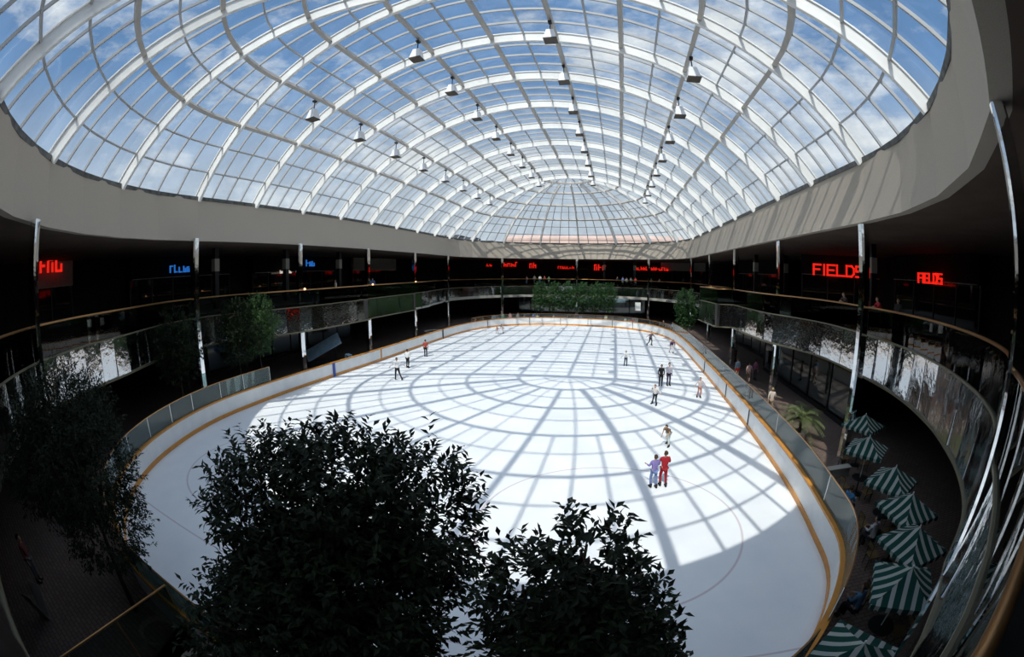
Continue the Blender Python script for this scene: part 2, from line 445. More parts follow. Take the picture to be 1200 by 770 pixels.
# ------------------------------------------------------------------ upper deck with mirrored balcony fronts
def arc(cx, cy, r, a0, a1, n): return [(cx + r*math.cos(a0+(a1-a0)*i/n), cy + r*math.sin(a0+(a1-a0)*i/n)) for i in range(n+1)]
rn = 18.14
aR = math.atan2(3.85-Y1, 6.6-X0); aL = -PI - math.atan2(4.0-Y1, -(-19.0-X0)) if False else math.atan2(5.2-Y1, -20.6-X0)
near = arc(X0, Y1, rn, math.atan2(3.2-Y1, -18.9-X0), aR, 26)
right1 = catmull([near[-1], (8.1, 5.35), (9.4, 6.9), (10.4, 8.6), (11.5, 11.0), (12.5, 14.5), (12.95, 19), (12.95, 23.4), (12.2, 26.4), (11.2, 29), (10.85, 32.5), (10.75, 37.3)], 5)
right2 = [(10.75, 37.3), (9.25, 37.4), (9.1, 40), (8.85, 43.4)]
right3 = [(8.85, 43.4), (12.3, 43.6), (12.6, 52), (12.6, 62)]
far = arc(X0, Y2, 19.2, 0, PI, 26)
left3 = [far[-1], (-25.2, 60), (-24.3, 53.5), (-23.75, 52), (-23.7, 47.2)]
left2 = [(-23.7, 47.2), (-23.2, 47.1), (-23.2, 35.6)]
left1 = [(-23.2, 35.6), (-22.7, 35.5)] + catmull([(-22.7, 35.5), (-22.8, 31), (-23.0, 27.5), (-24.0, 24), (-25.4, 21), (-26.0, 18), (-25.4, 14.8), (-24.2, 12.4), (-22.3, 9.3), (-20.8, 6.2), near[0]], 5)[1:]
deck = near[:-1] + right1[:-1] + right2[:-1] + right3[:-1] + far[:-1] + left3[:-1] + left2[:-1] + left1[:-1]
def ring_face(inner, z, outer_r=RW-.2):
    """quads from an inner loop out to the outer wall"""
    nI = len(inner); vs = []
    for x, y in inner:
        yc = min(max(y, Y1), Y2); d = Vector((x-X0, y-yc)).normalized(); vs.append((x, y, z))
    for x, y in inner:
        yc = min(max(y, Y1), Y2); d = Vector((x-X0, y-yc)).normalized(); vs.append((X0+d.x*outer_r, yc+d.y*outer_r, z))
    return vs, [(j, (j+1) % nI, nI+(j+1) % nI, nI+j) for j in range(nI)]
g = MB(); inn = offs(deck, .04)
g.add(*ring_face(inn, ZF)); g.add(*ring_face(inn, ZL+.03)); g.wall(inn, ZL+.03, ZF, .04, closed=True)
tag(g.build('floor_gallery', M['deck_floor']), 'dark upper gallery floor and its underside', 'floor', kind='structure')
TILT = .10
def balcony(path, label, seam=1.25, zt=ZF-.25, name='balcony_front', em='edge', eh=.09):
    m = path[len(path)//2]
    e = empty(name, (m[0], m[1], ZL), 0, label, 'balcony', 'mirrored balcony fronts')
    ins = [(p[0], p[1]) for p in path]
    rr = random.Random(int(abs(m[0]*37+m[1]*11)))
    d = cum(ins); at = []; nx = 0.0; tl = max(2, round(d[-1]/seam)); st = d[-1]/tl
    def pt(q):
        q = min(max(q, 0), d[-1]-1e-6); i = max(k for k in range(len(d)) if d[k] <= q + 1e-9); i = min(i, len(ins)-2)
        t = (q-d[i])/max(1e-9, d[i+1]-d[i]); a_, b_ = ins[i], ins[i+1]; dx, dy = b_[0]-a_[0], b_[1]-a_[1]; L = math.hypot(dx, dy) or 1
        return a_[0]+dx*t, a_[1]+dy*t, dy/L, -dx/L
    g = MB(); cols = []
    for k in range(tl):
        q0, q1 = k*st, (k+1)*st
        j0, j1, tb = rr.uniform(-.03, .03), rr.uniform(-.03, .03), rr.uniform(-.05, .05)
        for q, o in ((q0+.012, j0), (q1-.012, j1)):
            x, y, ox, oy = pt(q); cols.append(((x+ox*o, y+oy*o), (x-ox*(TILT+tb-o), y-oy*(TILT+tb-o))))
        if k < tl-1:
            x, y, ox, oy = pt(q1); cols.append(((x+ox*.02, y+oy*.02), (x-ox*(TILT-.02), y-oy*(TILT-.02))))
    vs = []
    for (tx, ty), (bx, by) in cols: vs += [(bx, by, ZL+.06), (tx, ty, zt)]
    g.add(vs, [(2*i, 2*i+2, 2*i+3, 2*i+1) for i in range(len(cols)-1)])
    g.build('mirror_panel', M['mirror_panel'], e)
    MB().sweep([(x, y, ZL) for x, y in ins], [(-.05-TILT, -.02), (.10, -.02), (.10, eh), (-.05-TILT, eh)]).build('bottom_trim', M[em], e)
    MB().sweep([(x, y, zt) for x, y in ins], [(-.06, -.02), (.05, -.02), (.05, .05), (-.06, .05)]).build('top_trim', M['edge'], e)
    MB().wall(ins, zt+.05, ZR-.04, .015).build('balustrade_glass', M['rail_glass'], e)
    MB().tube([(x, y, ZR) for x, y in ins], .048, 10).build('handrail', M['brass'], e, smooth=True)
    return e
balcony(near, 'mirrored balcony front with brass handrail at the near end under the camera')
balcony(right1, 'long curved mirrored balcony front above the striped umbrellas')
balcony(right2, 'short mirrored balcony section stepping forward at right')
balcony(right3, 'mirrored balcony front stepping back at right behind the green tree')
balcony(far, 'dark balcony front across the far end above the row of trees', em='trim', eh=.42)
balcony(left3, 'mirrored balcony section nearest the far end at left', em='trim', eh=.2)
balcony(left2, 'middle mirrored balcony section at left between two steps')
balcony(left1, 'long curved mirrored balcony front at left behind the dark trees')

# ------------------------------------------------------------------ mirrored columns
def pos_on(azv, r, yc):
    ex, ey = azv; b = ex*(-X0) + ey*(-yc); c = X0*X0 + yc*yc - r*r; s = -b + math.sqrt(b*b-c); return ex*s, ey*s
colpos = [((.849*7.1, .528*7.1), .30, 'tall mirrored column at the right edge beside the near handrail'),
 ((11.75, 17.25), .48, 'mirrored column standing in front of the curved balcony and umbrellas'),
 ((11.95, 29.0), .48, 'mirrored column by the palm, rising behind the right balcony'),
 ((11.8, 40.3), .48, 'mirrored column rising behind the forward step of the right balcony'),
 ((12.0, 52.5), .48, 'slim mirrored column right of the far green tree, second from the far corner'),
 ((11.9, 65.0), .48, 'slim mirrored column at the far right corner'),
 (pos_on((.081, .997), 17.75, Y2), .48, 'mirrored far end column behind the hanging white sign'),
 (pos_on((-.086, .996), 17.75, Y2), .48, 'mirrored far end column rising out of the row of trees'),
 (pos_on((-.256, .967), 17.75, Y2), .48, 'mirrored far end column left of the row of trees'),
 ((-24.4, 60.4), .48, 'dark mirrored column at the far left corner'),
 ((-24.4, 49.2), .48, 'mirrored column behind the farthest left balcony section'),
 ((-24.3, 38.0), .48, 'mirrored column behind the middle left balcony section, by the round planter'),
 ((-24.2, 27.1), .48, 'mirrored column lit white below the left balcony, by the blue panel'),
 ((-23.6, 15.8), .48, 'mirrored column in front of the left balcony among the tall trees'),
 ((-17.6, 3.05), .40, 'mirrored column at the left edge beside the red lit sign')]
for (x, y), w, lab in colpos:
    rz = math.atan2(y-min(max(y, Y1), Y2), x-X0) if (y < Y1 or y > Y2) else 0
    e = empty('mirrored_column', (x, y, 0), rz, lab, 'column', 'mirrored columns around the rink')
    g = MB(); c = w*.18; h = w/2
    g.sweep([(0, 0, 0), (0, 0, ZB+.02)], [(h-c, -h), (h, -h+c), (h, h-c), (h-c, h), (-h+c, h), (-h, h-c), (-h, -h+c), (-h+c, -h)], up=Vector((0, 1, 0)))
    local('shaft', g, M['mirror'], e)
# second row of inner columns, tops painted pale for the light they catch
inner_cols = [((19.0, 44.5), 'pale inner column left of the red lettered sign'), ((17.5, 24.6), 'pale inner column between the two red lettered signs'), ((16.2, 47), 'pale inner column deep behind the right gallery'),
              ((-29.5, 22), 'pale inner column behind the left gallery near the blue sign'), ((-29.5, 31), 'pale inner column behind the left gallery, mid way'), ((-29.5, 40), 'pale inner column deep behind the left gallery'),
              ((-2.0, 86), 'pale inner column behind the far gallery'), ((4.0, 84.5), 'pale inner column behind the far gallery at its right')]
for (x, y), lab in inner_cols:
    e = empty('inner_column', (x, y, ZF), 0, lab, 'column', 'pale square columns inside the gallery')
    g = MB(); g.box((0, 0, (ZB-ZF)/2), (.44, .44, ZB-ZF)); local('shaft', g, M['dark_metal'], e)
    g = MB(); g.box((0, 0, ZB-ZF-1.35), (.52, .52, 1.0)); local('lit_head', g, M['trim'], e)

# ------------------------------------------------------------------ lamps hung from the purlins
def lamp_proto():
    e = empty('pendant_floodlight', (0, 0, 0), 0, 'lamp', 'lamp')
    g = MB(); b = .34; t = .2
    g.add([(-b,-b,-.95),(b,-b,-.95),(b,b,-.95),(-b,b,-.95),(-t,-t,-.3),(t,-t,-.3),(t,t,-.3),(-t,t,-.3)], [(4,5,6,7),(0,1,5,4),(1,2,6,5),(2,3,7,6),(3,0,4,7)])
    local('housing', g, M['lamp_white'], e)
    g = MB(); g.box((0, 0, -.97), (.72, .72, .06)); local('lens', g, M['lamp_dark'], e)
    g = MB(); g.tube([(0, 0, .35), (0, 0, -.3)], .035, 6); g.box((0, 0, .32), (.2, .3, .12)); local('hanger', g, M['dark_metal'], e)
    return e
lp = lamp_proto(); first = True
rows = {-3: 'row lowest on the left of the dome', -1: 'row left of the dome crown', 1: 'row right of the dome crown', 3: 'row lowest on the right of the dome'}
pos_w = ['nearest', 'second', 'third', 'fourth', 'fifth', 'sixth', 'seventh', 'farthest']
for k, rowname in rows.items():
    for j in range(8):
        r, z = prof(abs(k)*SEG); x = X0 + (r if k > 0 else -r); y = Y1 + (j+.62)*BAY
        lab = 'white box floodlight, %s of the %s' % (pos_w[j], rowname)
        lz = z-.62
        if first: lp.location = (x, y, lz); lp['label'] = lab; lp['group'] = 'white floodlights hung in the dome'; first = False
        else: dup(lp, (x, y, lz), 0, lab, 'white floodlights hung in the dome')

# ------------------------------------------------------------------ shop fronts and signs
def storefront(loc, rz, w, label, zb=ZF, h=ZB-ZF, ledge=True, bulk=1.9, bm='grey_panel'):
    """local x along the front, local -y faces the rink"""
    e = empty('shop_front', loc, rz, label, 'shop front', 'shop fronts along the galleries')
    g = MB(); g.box((0, .3, h-bulk/2), (w, .5, bulk)); local('bulkhead', g, M[bm], e)
    g = MB(); g.box((0, .35, (h-bulk)/2), (w-.2, .06, h-bulk)); local('window', g, M['shop_glass'], e)
    k = max(2, int(w/2.5))
    for i in range(k+1):
        g = MB(); g.box((-w/2+.05+(w-.1)*i/k, .3, (h-bulk)/2), (.08, .14, h-bulk)); local('mullion', g, M['dark_metal'], e)
    g = MB(); g.box((0, -.02, h-bulk), (w*.96, .2, .05)); local('ledge', g, M['trim'], e)
    return e
FONT = {'F': [((0,0),(0,1)),((0,1),(1,1)),((0,.52),(.8,.52))], 'I': [((.5,0),(.5,1))], 'E': [((0,0),(0,1)),((0,1),(1,1)),((0,.5),(.85,.5)),((0,0),(1,0))],
        'L': [((0,1),(0,0)),((0,0),(1,0))], 'D': [((0,0),(0,1)),((0,1),(.7,1)),((.7,1),(1,.75)),((1,.75),(1,.25)),((1,.25),(.7,0)),((.7,0),(0,0))],
        'S': [((1,1),(0,1)),((0,1),(0,.52)),((0,.52),(1,.52)),((1,.52),(1,0)),((1,0),(0,0))]}
def sign_text(text, loc, rz, h, lw, gap, label, m='red_glow', group=None, st=.2):
    g = MB(); x = 0; ws = []
    for ch in text: ws.append(lw*.3 if ch == 'I' else lw)
    tot = sum(ws) + gap*(len(text)-1); x = -tot/2
    for ch, w in zip(text, ws):
        for (ax, ay), (bx, by) in FONT[ch]:
            A = Vector((x+ax*w, -.06, ay*h)); B = Vector((x+bx*w, -.06, by*h)); d = (B-A); L = d.length + h*st
            ang = math.atan2(d.z, d.x); R = Matrix.Rotation(-ang, 3, 'Y')
            g.box((A+B)/2, (L, .14, h*st), M=R)
        x += w + gap
    me = g.mesh('lit_sign', M[m]); o = bpy.data.objects.new('lit_sign', me); C.objects.link(o); o.location = loc; o.rotation_euler = (0, 0, rz)
    return tag(o, label, 'sign', group)
def sign_strokes(loc, rz, w, h, label, m='red_glow', seed=1, group=None, script=False):
    """lettering too blurred to read: a run of short strokes of uneven height"""
    r = random.Random(seed); g = MB(); x = -w/2
    while x < w/2:
        lw = h*r.uniform(.35, .6)
        hh = h*r.uniform(.6, 1)
        g.box((x, -.05, hh/2), (h*.17, .12, hh)); g.box((x+lw*.45, -.05, hh*r.choice((.1, .5, .9))), (lw*.9, .12, h*.16))
        if r.random() < .6: g.box((x+lw*.8, -.05, hh*.35), (h*.16, .12, hh*.7))
        x += lw + h*.22
    me = g.mesh('lit_sign', M[m]); o = bpy.data.objects.new('lit_sign', me); C.objects.link(o); o.location = loc; o.rotation_euler = (0, 0, rz)
    return tag(o, label, 'sign', group)
# right side
rzF = math.radians(-58)
def face_cam(x, y): return math.atan2(y, x) - PI/2
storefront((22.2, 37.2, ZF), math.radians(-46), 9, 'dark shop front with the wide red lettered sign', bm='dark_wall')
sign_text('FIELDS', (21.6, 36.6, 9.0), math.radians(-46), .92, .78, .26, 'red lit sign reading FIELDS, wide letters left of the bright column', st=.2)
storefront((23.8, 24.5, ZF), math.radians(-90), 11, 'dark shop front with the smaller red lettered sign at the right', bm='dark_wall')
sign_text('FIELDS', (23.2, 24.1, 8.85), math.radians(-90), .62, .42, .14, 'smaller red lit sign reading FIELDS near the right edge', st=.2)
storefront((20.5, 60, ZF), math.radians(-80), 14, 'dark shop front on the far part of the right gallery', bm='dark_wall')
# left side
storefront((-36.6, 8.3, ZF), math.radians(98), 4.6, 'grey shop front carrying the red script sign at the left edge')
sign_strokes((-36.1, 8.0, 10.05), math.radians(98), 2.1, 1.25, 'big irregular red lit sign on the grey bulkhead at the left edge', seed=3)
storefront((-35.5, 1.0, ZF), math.radians(112), 6.2, 'plain grey bulkhead shop front left of the red script sign', bulk=2.2)
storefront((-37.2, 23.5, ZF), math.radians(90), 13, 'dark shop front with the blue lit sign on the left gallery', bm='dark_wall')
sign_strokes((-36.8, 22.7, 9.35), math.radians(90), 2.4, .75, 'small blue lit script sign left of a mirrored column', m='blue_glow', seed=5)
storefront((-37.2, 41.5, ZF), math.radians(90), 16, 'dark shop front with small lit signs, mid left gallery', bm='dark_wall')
sign_strokes((-36.8, 43.4, 9.6), math.radians(90), 1.6, .9, 'tiny blue lit emblem right of a mirrored column', m='blue_glow', seed=6)
sign_strokes((-36.8, 38.6, 8.8), math.radians(90), 2.0, .4, 'small pale lit sign with a red edge on the left gallery', m='white_glow', seed=8)
storefront((-36.6, 60, ZF), math.radians(86), 12, 'beige topped shop front at the far left of the gallery')
# far end (signs)
farS = [(-27.5, 86.5, 22, 9.7, 4.2, .8, 'long red lit sign at the far left corner of the gallery', 10), (-21.5, 89, 14, 9.6, 3.0, 1.1, 'red lit sign on the far gallery left of the first far column', 11),
        (-17.0, 90.5, 10, 9.3, 1.6, 1.2, 'small square red lit sign just right of the far column', 12), (-10.4, 92.3, 2, 9.2, 3.2, .7, 'low red lit sign on the far gallery above the left of the tree row', 13),
        (-2.9, 92.6, -4, 9.0, 2.6, 1.45, 'bright red block sign on the far gallery above the tree row', 14), (7.6, 88.5, -24, 9.2, 7.0, .8, 'long dark red lit sign on the far gallery at the right', 15)]
for x, y, dg, z, w, h, lab, sd in farS: sign_strokes((x, y, z), math.radians(dg), w, h, lab, seed=sd)
for x, y, dg, w, lab in ((-24, 88.8, 22, 13, 'shop front behind the far gallery at its left'), (-10.5, 93, 2, 13, 'shop front behind the far gallery above the tree row'), (3, 92, -14, 12, 'shop front behind the far gallery at its right'), (13.5, 84, -45, 11, 'shop front at the far right corner of the gallery')):
    storefront((x, y+.8, ZF), math.radians(dg), w, lab, bulk=1.2 if dg > 10 else 1.6)

# bulbs under the left handrail and at far rail
for (x, y), lab in (((-23.0, 26.3), 'small warm light on the left handrail, nearest of three'), ((-22.75, 36.4), 'small warm light on the left handrail, second of three'), ((-23.6, 47.8), 'small warm light on the left handrail, farthest of three')):
    g = MB(); g.lathe((0, 0, 0), [(0, -.09), (.09, -.04), (.11, .02), (.06, .09), (0, .1)], 12); me = g.mesh('rail_light', M['warm_bulb'], True)
    o = bpy.data.objects.new('rail_light', me); C.objects.link(o); o.location = (x+.1, y, ZR+.06); tag(o, lab, 'light', 'warm lights on the left handrail')

# lower level shop windows at right and left
def lower_shop(loc, rz, w, h, label):
    e = empty('shop_window', loc, rz, label, 'shop window', 'shop windows on the lower concourse')
    g = MB(); g.box((0, 0, h/2+.3), (w, .06, h-.3)); local('pane', g, M['window_reflective'], e)
    k = int(w/3)
    for i in range(k+1):
        g = MB(); g.box((-w/2+w*i/k, -.03, h/2), (.12, .12, h)); local('mullion', g, M['dark_metal'], e)
    g = MB(); g.box((0, -.03, .15), (w, .12, .3)); local('sill', g, M['dark_metal'], e)
lower_shop((14.5, 29.6, 0), math.radians(-90), 17, 3.75, 'large dark shop window behind the palm reflecting the rink')
lower_shop((16.6, 47, 0), math.radians(-88), 15, 3.6, 'dark shop window behind the walkers on the right concourse')
lower_shop((-33, 35, 0), math.radians(90), 24, 3.6, 'dark shop window at the back of the left concourse')
lower_shop((-6.6, 88, 0), 0, 26, 3.6, 'dark shop window at the back of the far concourse')

# ------------------------------------------------------------------ buildings seen outside through the glass
e = empty('building', (-9, 150, 0), 0, 'pink stucco building seen through the far end of the dome', 'building')
g = MB(); g.box((-7, 155, 8.5), (60, 20, 23)); g.build('wall', M['pink'], e)
g = MB(); g.sweep([(-37.5, 155, 20.2), (23.5, 155, 20.2)], [(-10.2, -.5), (10.2, -.5), (10.2, .2), (6, 1.6), (-6, 1.6), (-10.2, .2)]); g.build('roof', M['pink'], e)
e = empty('building', (-62, 165, 0), 0, 'dark low building seen at the left of the far glass', 'building')
MB().box((-62, 165, 9), (34, 20, 22)).build('wall', M['roof_dark'], e); MB().box((-66, 163, 22), (14, 12, 3)).build('rooftop_unit', M['roof_dark'], e); MB().box((-56, 163, 21.5), (6, 8, 2)).build('rooftop_unit', M['roof_dark'], e)
g = MB(); g.box((-62, 165, 20.3), (35, 21, .6)); g.build('roof', M['curb'], e)

# ------------------------------------------------------------------ trees
def leaf_into(g, p, d, up, L, Wd, m=0):
    d = d.normalized(); s = d.cross(up)
    if s.length < 1e-3: s = d.orthogonal()
    s.normalize(); n = s.cross(d)
    a = p; b = p + d*L*.45 + s*Wd*.5 + n*Wd*.10; c = p + d*L*.45 - s*Wd*.5 + n*Wd*.10; mid = p + d*L*.5 - n*Wd*.08; e = p + d*L - n*L*.12
    g.add([a, b, e, c, mid], [(0, 1, 4), (1, 2, 4), (2, 3, 4), (3, 0, 4)], m)
def tree(name, base, blobs, trunk_r, label, leafmat, nspray, L=.1, Wd=.042, per=8, spray=.28, cat='tree', group=None, seed=1, lean=(0, 0), split=1.2, inner=.35):
    """blobs: (dx, dy, z, rx, ry, rz) ellipsoids relative to base xy with absolute height"""
    r = random.Random(seed); bx, by, bz = base
    e = empty(name, base, 0, label, cat, group)
    zc = min(b[2]-b[5]*.4 for b in blobs)
    top = Vector((lean[0], lean[1], max(split, zc-bz)))
    g = MB(); g.tube([(0, 0, 0), (lean[0]*.35, lean[1]*.35, top.z*.4), (lean[0]*.7, lean[1]*.7, top.z*.75), tuple(top)], lambda i: trunk_r*(1-.13*i), 8)
    for b in blobs:
        c = Vector((b[0], b[1], b[2]-bz))
        for _ in range(3):
            q = c + Vector((r.uniform(-.5, .5)*b[3], r.uniform(-.5, .5)*b[4], r.uniform(-.1, .6)*b[5]))
            mid = (top+q)/2 + Vector((r.uniform(-.1, .1), r.uniform(-.1, .1), -.05))
            g.tube([tuple(top*.96), tuple(mid), tuple(q)], lambda i: trunk_r*(.45-.15*i), 5)
    local('trunk', g, M['bark'], e, True)
    g = MB(); vol = [b[3]*b[4]*b[5] for b in blobs]; tot = sum(vol)
    tw = MB()
    for b, v in zip(blobs, vol):
        c = Vector((b[0], b[1], b[2]-bz)); k = int(nspray*v/tot)
        for _ in range(k):
            d = Vector((r.gauss(0, 1), r.gauss(0, 1), r.gauss(0, 1))).normalized()
            rad = r.uniform(inner, 1)**.45 * (1 + .10*r.gauss(0, 1))
            p = c + Vector((d.x*b[3], d.y*b[4], d.z*b[5]))*rad
            dr = (d + Vector((r.uniform(-.5, .5), r.uniform(-.5, .5), r.uniform(-.1, .9)))).normalized()
            for i in range(per):
                t = i/per; q = p + dr*spray*t
                az = r.uniform(0, 2*PI); sd = dr.orthogonal().normalized(); sd2 = dr.cross(sd)
                ld = dr*.75 + (sd*math.cos(az) + sd2*math.sin(az))*.8 + Vector((0, 0, -.25))
                leaf_into(g, q, ld, Vector((r.uniform(-.4, .4), r.uniform(-.4, .4), 1)), L*r.uniform(.7, 1.15), Wd*r.uniform(.8, 1.1))
    local('foliage', g, leafmat, e)
    return e
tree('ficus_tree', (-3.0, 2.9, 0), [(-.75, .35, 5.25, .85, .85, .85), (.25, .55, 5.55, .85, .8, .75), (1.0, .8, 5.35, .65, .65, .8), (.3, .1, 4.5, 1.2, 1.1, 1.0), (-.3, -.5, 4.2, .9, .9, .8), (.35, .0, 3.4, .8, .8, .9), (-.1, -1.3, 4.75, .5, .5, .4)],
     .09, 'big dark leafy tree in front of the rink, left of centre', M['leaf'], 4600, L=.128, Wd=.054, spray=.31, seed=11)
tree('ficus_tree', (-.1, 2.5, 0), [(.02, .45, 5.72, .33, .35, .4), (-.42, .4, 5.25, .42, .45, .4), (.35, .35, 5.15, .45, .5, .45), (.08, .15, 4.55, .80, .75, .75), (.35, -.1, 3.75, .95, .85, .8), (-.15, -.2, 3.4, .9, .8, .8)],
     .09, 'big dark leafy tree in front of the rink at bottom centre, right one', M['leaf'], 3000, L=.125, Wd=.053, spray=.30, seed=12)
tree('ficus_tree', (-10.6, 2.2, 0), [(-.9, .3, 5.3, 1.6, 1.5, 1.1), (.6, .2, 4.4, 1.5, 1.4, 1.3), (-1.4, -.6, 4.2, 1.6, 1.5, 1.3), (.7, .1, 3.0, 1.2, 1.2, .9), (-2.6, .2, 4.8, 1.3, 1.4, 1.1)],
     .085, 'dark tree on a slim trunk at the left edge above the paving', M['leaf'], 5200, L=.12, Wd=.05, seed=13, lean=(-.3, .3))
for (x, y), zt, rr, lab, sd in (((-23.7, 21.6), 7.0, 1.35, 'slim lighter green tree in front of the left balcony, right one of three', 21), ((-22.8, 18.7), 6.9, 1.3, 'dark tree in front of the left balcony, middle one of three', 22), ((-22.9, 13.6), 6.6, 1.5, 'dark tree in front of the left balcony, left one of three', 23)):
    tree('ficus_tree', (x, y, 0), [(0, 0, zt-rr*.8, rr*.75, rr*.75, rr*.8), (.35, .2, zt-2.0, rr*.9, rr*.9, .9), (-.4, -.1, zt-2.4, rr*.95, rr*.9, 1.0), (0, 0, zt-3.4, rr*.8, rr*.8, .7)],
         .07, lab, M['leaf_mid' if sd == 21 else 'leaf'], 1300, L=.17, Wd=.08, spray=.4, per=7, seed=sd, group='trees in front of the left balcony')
farx = [(-12.2, 71.2), (-9.9, 71.6), (-7.6, 71.9), (-5.3, 71.9), (-3.0, 71.7), (-.9, 71.3)]
fl = ['leftmost', 'second from left', 'third from left', 'third from right', 'second from right', 'rightmost']
for i, (x, y) in enumerate(farx):
    tree('indoor_tree', (x, y, 0), [(0, 0, 5.5, .95, .95, 1.05), (.15, 0, 4.3, 1.1, 1.05, 1.15), (-.15, .1, 3.1, 1.0, .95, 1.0)], .06, 'green tree, %s of the row behind the far boards' % fl[i],
         M['leaf_far'], 520, L=.26, Wd=.13, spray=.5, per=7, seed=31+i, group='row of green trees behind the far boards')
tree('indoor_tree', (9.5, 56.0, 0), [(0, 0, 5.0, 1.2, 1.2, 1.3), (.1, 0, 3.6, 1.35, 1.3, 1.3), (.1, 0, 2.4, 1.0, 1.0, .9)], .06, 'green tree at the end of the right balcony step', M['leaf_far'], 800, L=.24, Wd=.12, spray=.45, per=7, seed=41)

# palm
pe = empty('potted_palm', (10.4, 20.2, 0), 0, 'yellow green palm beside the right boards under the balcony', 'palm')
g = MB(); g.tube([(0, 0, .4), (0, 0, 1.3)], .09, 8); local('trunk', g, M['bark'], pe)
g = MB(); g.lathe((0, 0, 0), [(.0, 0), (.38, 0), (.5, .55), (.44, .57), (.40, .45), (0, .45)], 20); local('planter', g, M['planter'], pe)
for i in range(44):
    r = random.Random(100+i); a = 2*PI*i/44*2.6; el = r.uniform(-.1, 1.3); Lf = r.uniform(1.3, 1.95); g = MB()
    pts = []
    for k in range(9):
        t = k/8; hz_ = Lf*t*math.cos(el*(1-.25*t)); vz = 1.25 + Lf*t*math.sin(el) - 1.0*t*t*Lf*.62
        pts.append(Vector((math.cos(a)*hz_, math.sin(a)*hz_, vz)))
    g.tube(pts, .012, 4)
    for k in range(1, 9):
        for sgn in (-1, 1):
            for hh in (0, .5):
                p = pts[k-1].lerp(pts[k], hh); d = (pts[k]-pts[k-1]).normalized(); sd = d.cross(Vector((0, 0, 1))).normalized()*sgn
                leaf_into(g, p, d*.7 + sd + Vector((0, 0, -.25)), Vector((0, 0, 1)), .36*(1-.3*abs(k/8-.5)), .04)
    local('frond', g, M['palm'], pe)

# ------------------------------------------------------------------ umbrellas, tables, chairs
def umbrella_proto():
    e = empty('patio_umbrella', (0, 0, 0), 0, 'u', 'umbrella')
    g = MB(); s = .88; zt, zb = 2.5, 1.98; ap = (0, 0, zt); cs = [(-s, -s), (s, -s), (s, s), (-s, s)]
    for i in range(4):
        a, b = cs[i], cs[(i+1) % 4]; nseg = 6
        # panel from edge to apex, split down the slope
        prev = None
        for k in range(nseg+1):
            t = k/nseg; sag = -.05*math.sin(PI*t)
            A = (a[0]*(1-t), a[1]*(1-t), zb+(zt-zb)*t+sag*1); B = (b[0]*(1-t), b[1]*(1-t), zb+(zt-zb)*t+sag)
            ua, ub = 2.75*t + .2, 5.5 - 2.75*t + .2
            cur = (A, B, ua, ub)
            if prev:
                g.add([prev[0], prev[1], B, A], [(0, 1, 2, 3)], 0, [[(prev[2], 0), (prev[3], 0), (ub, 0), (ua, 0)]])
            prev = cur
        # hanging valance, gently scalloped
        n = 9
        for q in range(n):
            t0, t1 = q/n, (q+1)/n; P = lambda t: (a[0]+(b[0]-a[0])*t, a[1]+(b[1]-a[1])*t)
            p0, p1 = P(t0), P(t1)
            g.add([(*p0, zb), (*p1, zb), (*p1, zb-.10), ((p0[0]+p1[0])/2, (p0[1]+p1[1])/2, zb-.16), (*p0, zb-.10)], [(0, 4, 3, 2, 1)], 0, [[(5.5*t0+.2, 0), (5.5*t0+.2, 0), (5.5*(t0+t1)/2+.2, 0), (5.5*t1+.2, 0), (5.5*t1+.2, 0)]])
    local('canopy', g, M['stripe'], e)
    g = MB(); g.tube([(0, 0, .05), (0, 0, 2.56)], .022, 8); local('pole', g, M['white_paint'], e)
    g = MB(); g.lathe((0, 0, 0), [(0, 0), (.26, 0), (.26, .05), (.06, .1), (0, .1)], 16); local('base', g, M['dark_metal'], e)
    for c in cs:
        g = MB(); g.tube([(0, 0, 2.42), (c[0]*.97, c[1]*.97, 1.97)], .008, 4); local('rib', g, M['dark_metal'], e)
    return e
def table_proto():
    e = empty('cafe_table', (0, 0, 0), 0, 't', 'table')
    g = MB(); g.lathe((0, 0, .72), [(.035, 0), (.40, 0), (.42, .015), (.40, .03), (.035, .03)], 24); local('tabletop', g, M['dark_metal'], e)
    g = MB(); g.lathe((0, 0, 0), [(.05, .1), (.035, .14), (.035, .72), (.05, .72)], 10); local('pedestal', g, M['dark_metal'], e)
    return e
def chair_proto():
    e = empty('cafe_chair', (0, 0, 0), 0, 'c', 'chair')
    g = MB(); g.box((0, 0, .445), (.42, .42, .04)); local('seat', g, M['wood'], e)
    for x in (-.18, .18):
        for y in (-.18, .18):
            g = MB(); g.tube([(x, y, 0), (x*.95, y*.95, .43)], .014, 6); local('leg', g, M['dark_metal'], e)
    g = MB(); g.box((0, .2, .80), (.40, .03, .16)); local('backrest', g, M['wood'], e)
    g = MB(); g.tube([(-.18, .19, .44), (-.18, .21, .86), (-.15, .215, .90), (.15, .215, .90), (.18, .21, .86), (.18, .19, .44)], .012, 6); local('back_frame', g, M['dark_metal'], e)
    return e
um = umbrella_proto(); tb = table_proto(); chp = chair_proto()
umb = [(12.3, 16.6, .5, 'in deep shade behind the others, farthest'), (10.75, 13.85, .75, 'second farthest, right of the mirrored column'), (10.15, 10.9, .55, 'third farthest, beyond the seated person in blue'), (9.55, 8.95, .08, 'fourth farthest, boxy in the row'),
       (8.55, 7.2, .12, 'third nearest, above the tilted one'), (7.25, 5.75, -.55, 'second nearest, tilted towards the rink'), (4.95, 4.05, .65, 'nearest, cut by the bottom of the view')]
used = [False]*3
def place(proto, idx, loc, rz, label, group):
    if not used[idx]:
        used[idx] = True; proto.location = loc; proto.rotation_euler = (0, 0, rz); proto['label'] = label; proto['group'] = group; return proto
    return dup(proto, loc, rz, label, group)
ordn = ['farthest', 'second farthest', 'third farthest', 'fourth farthest', 'third nearest', 'second nearest', 'nearest']
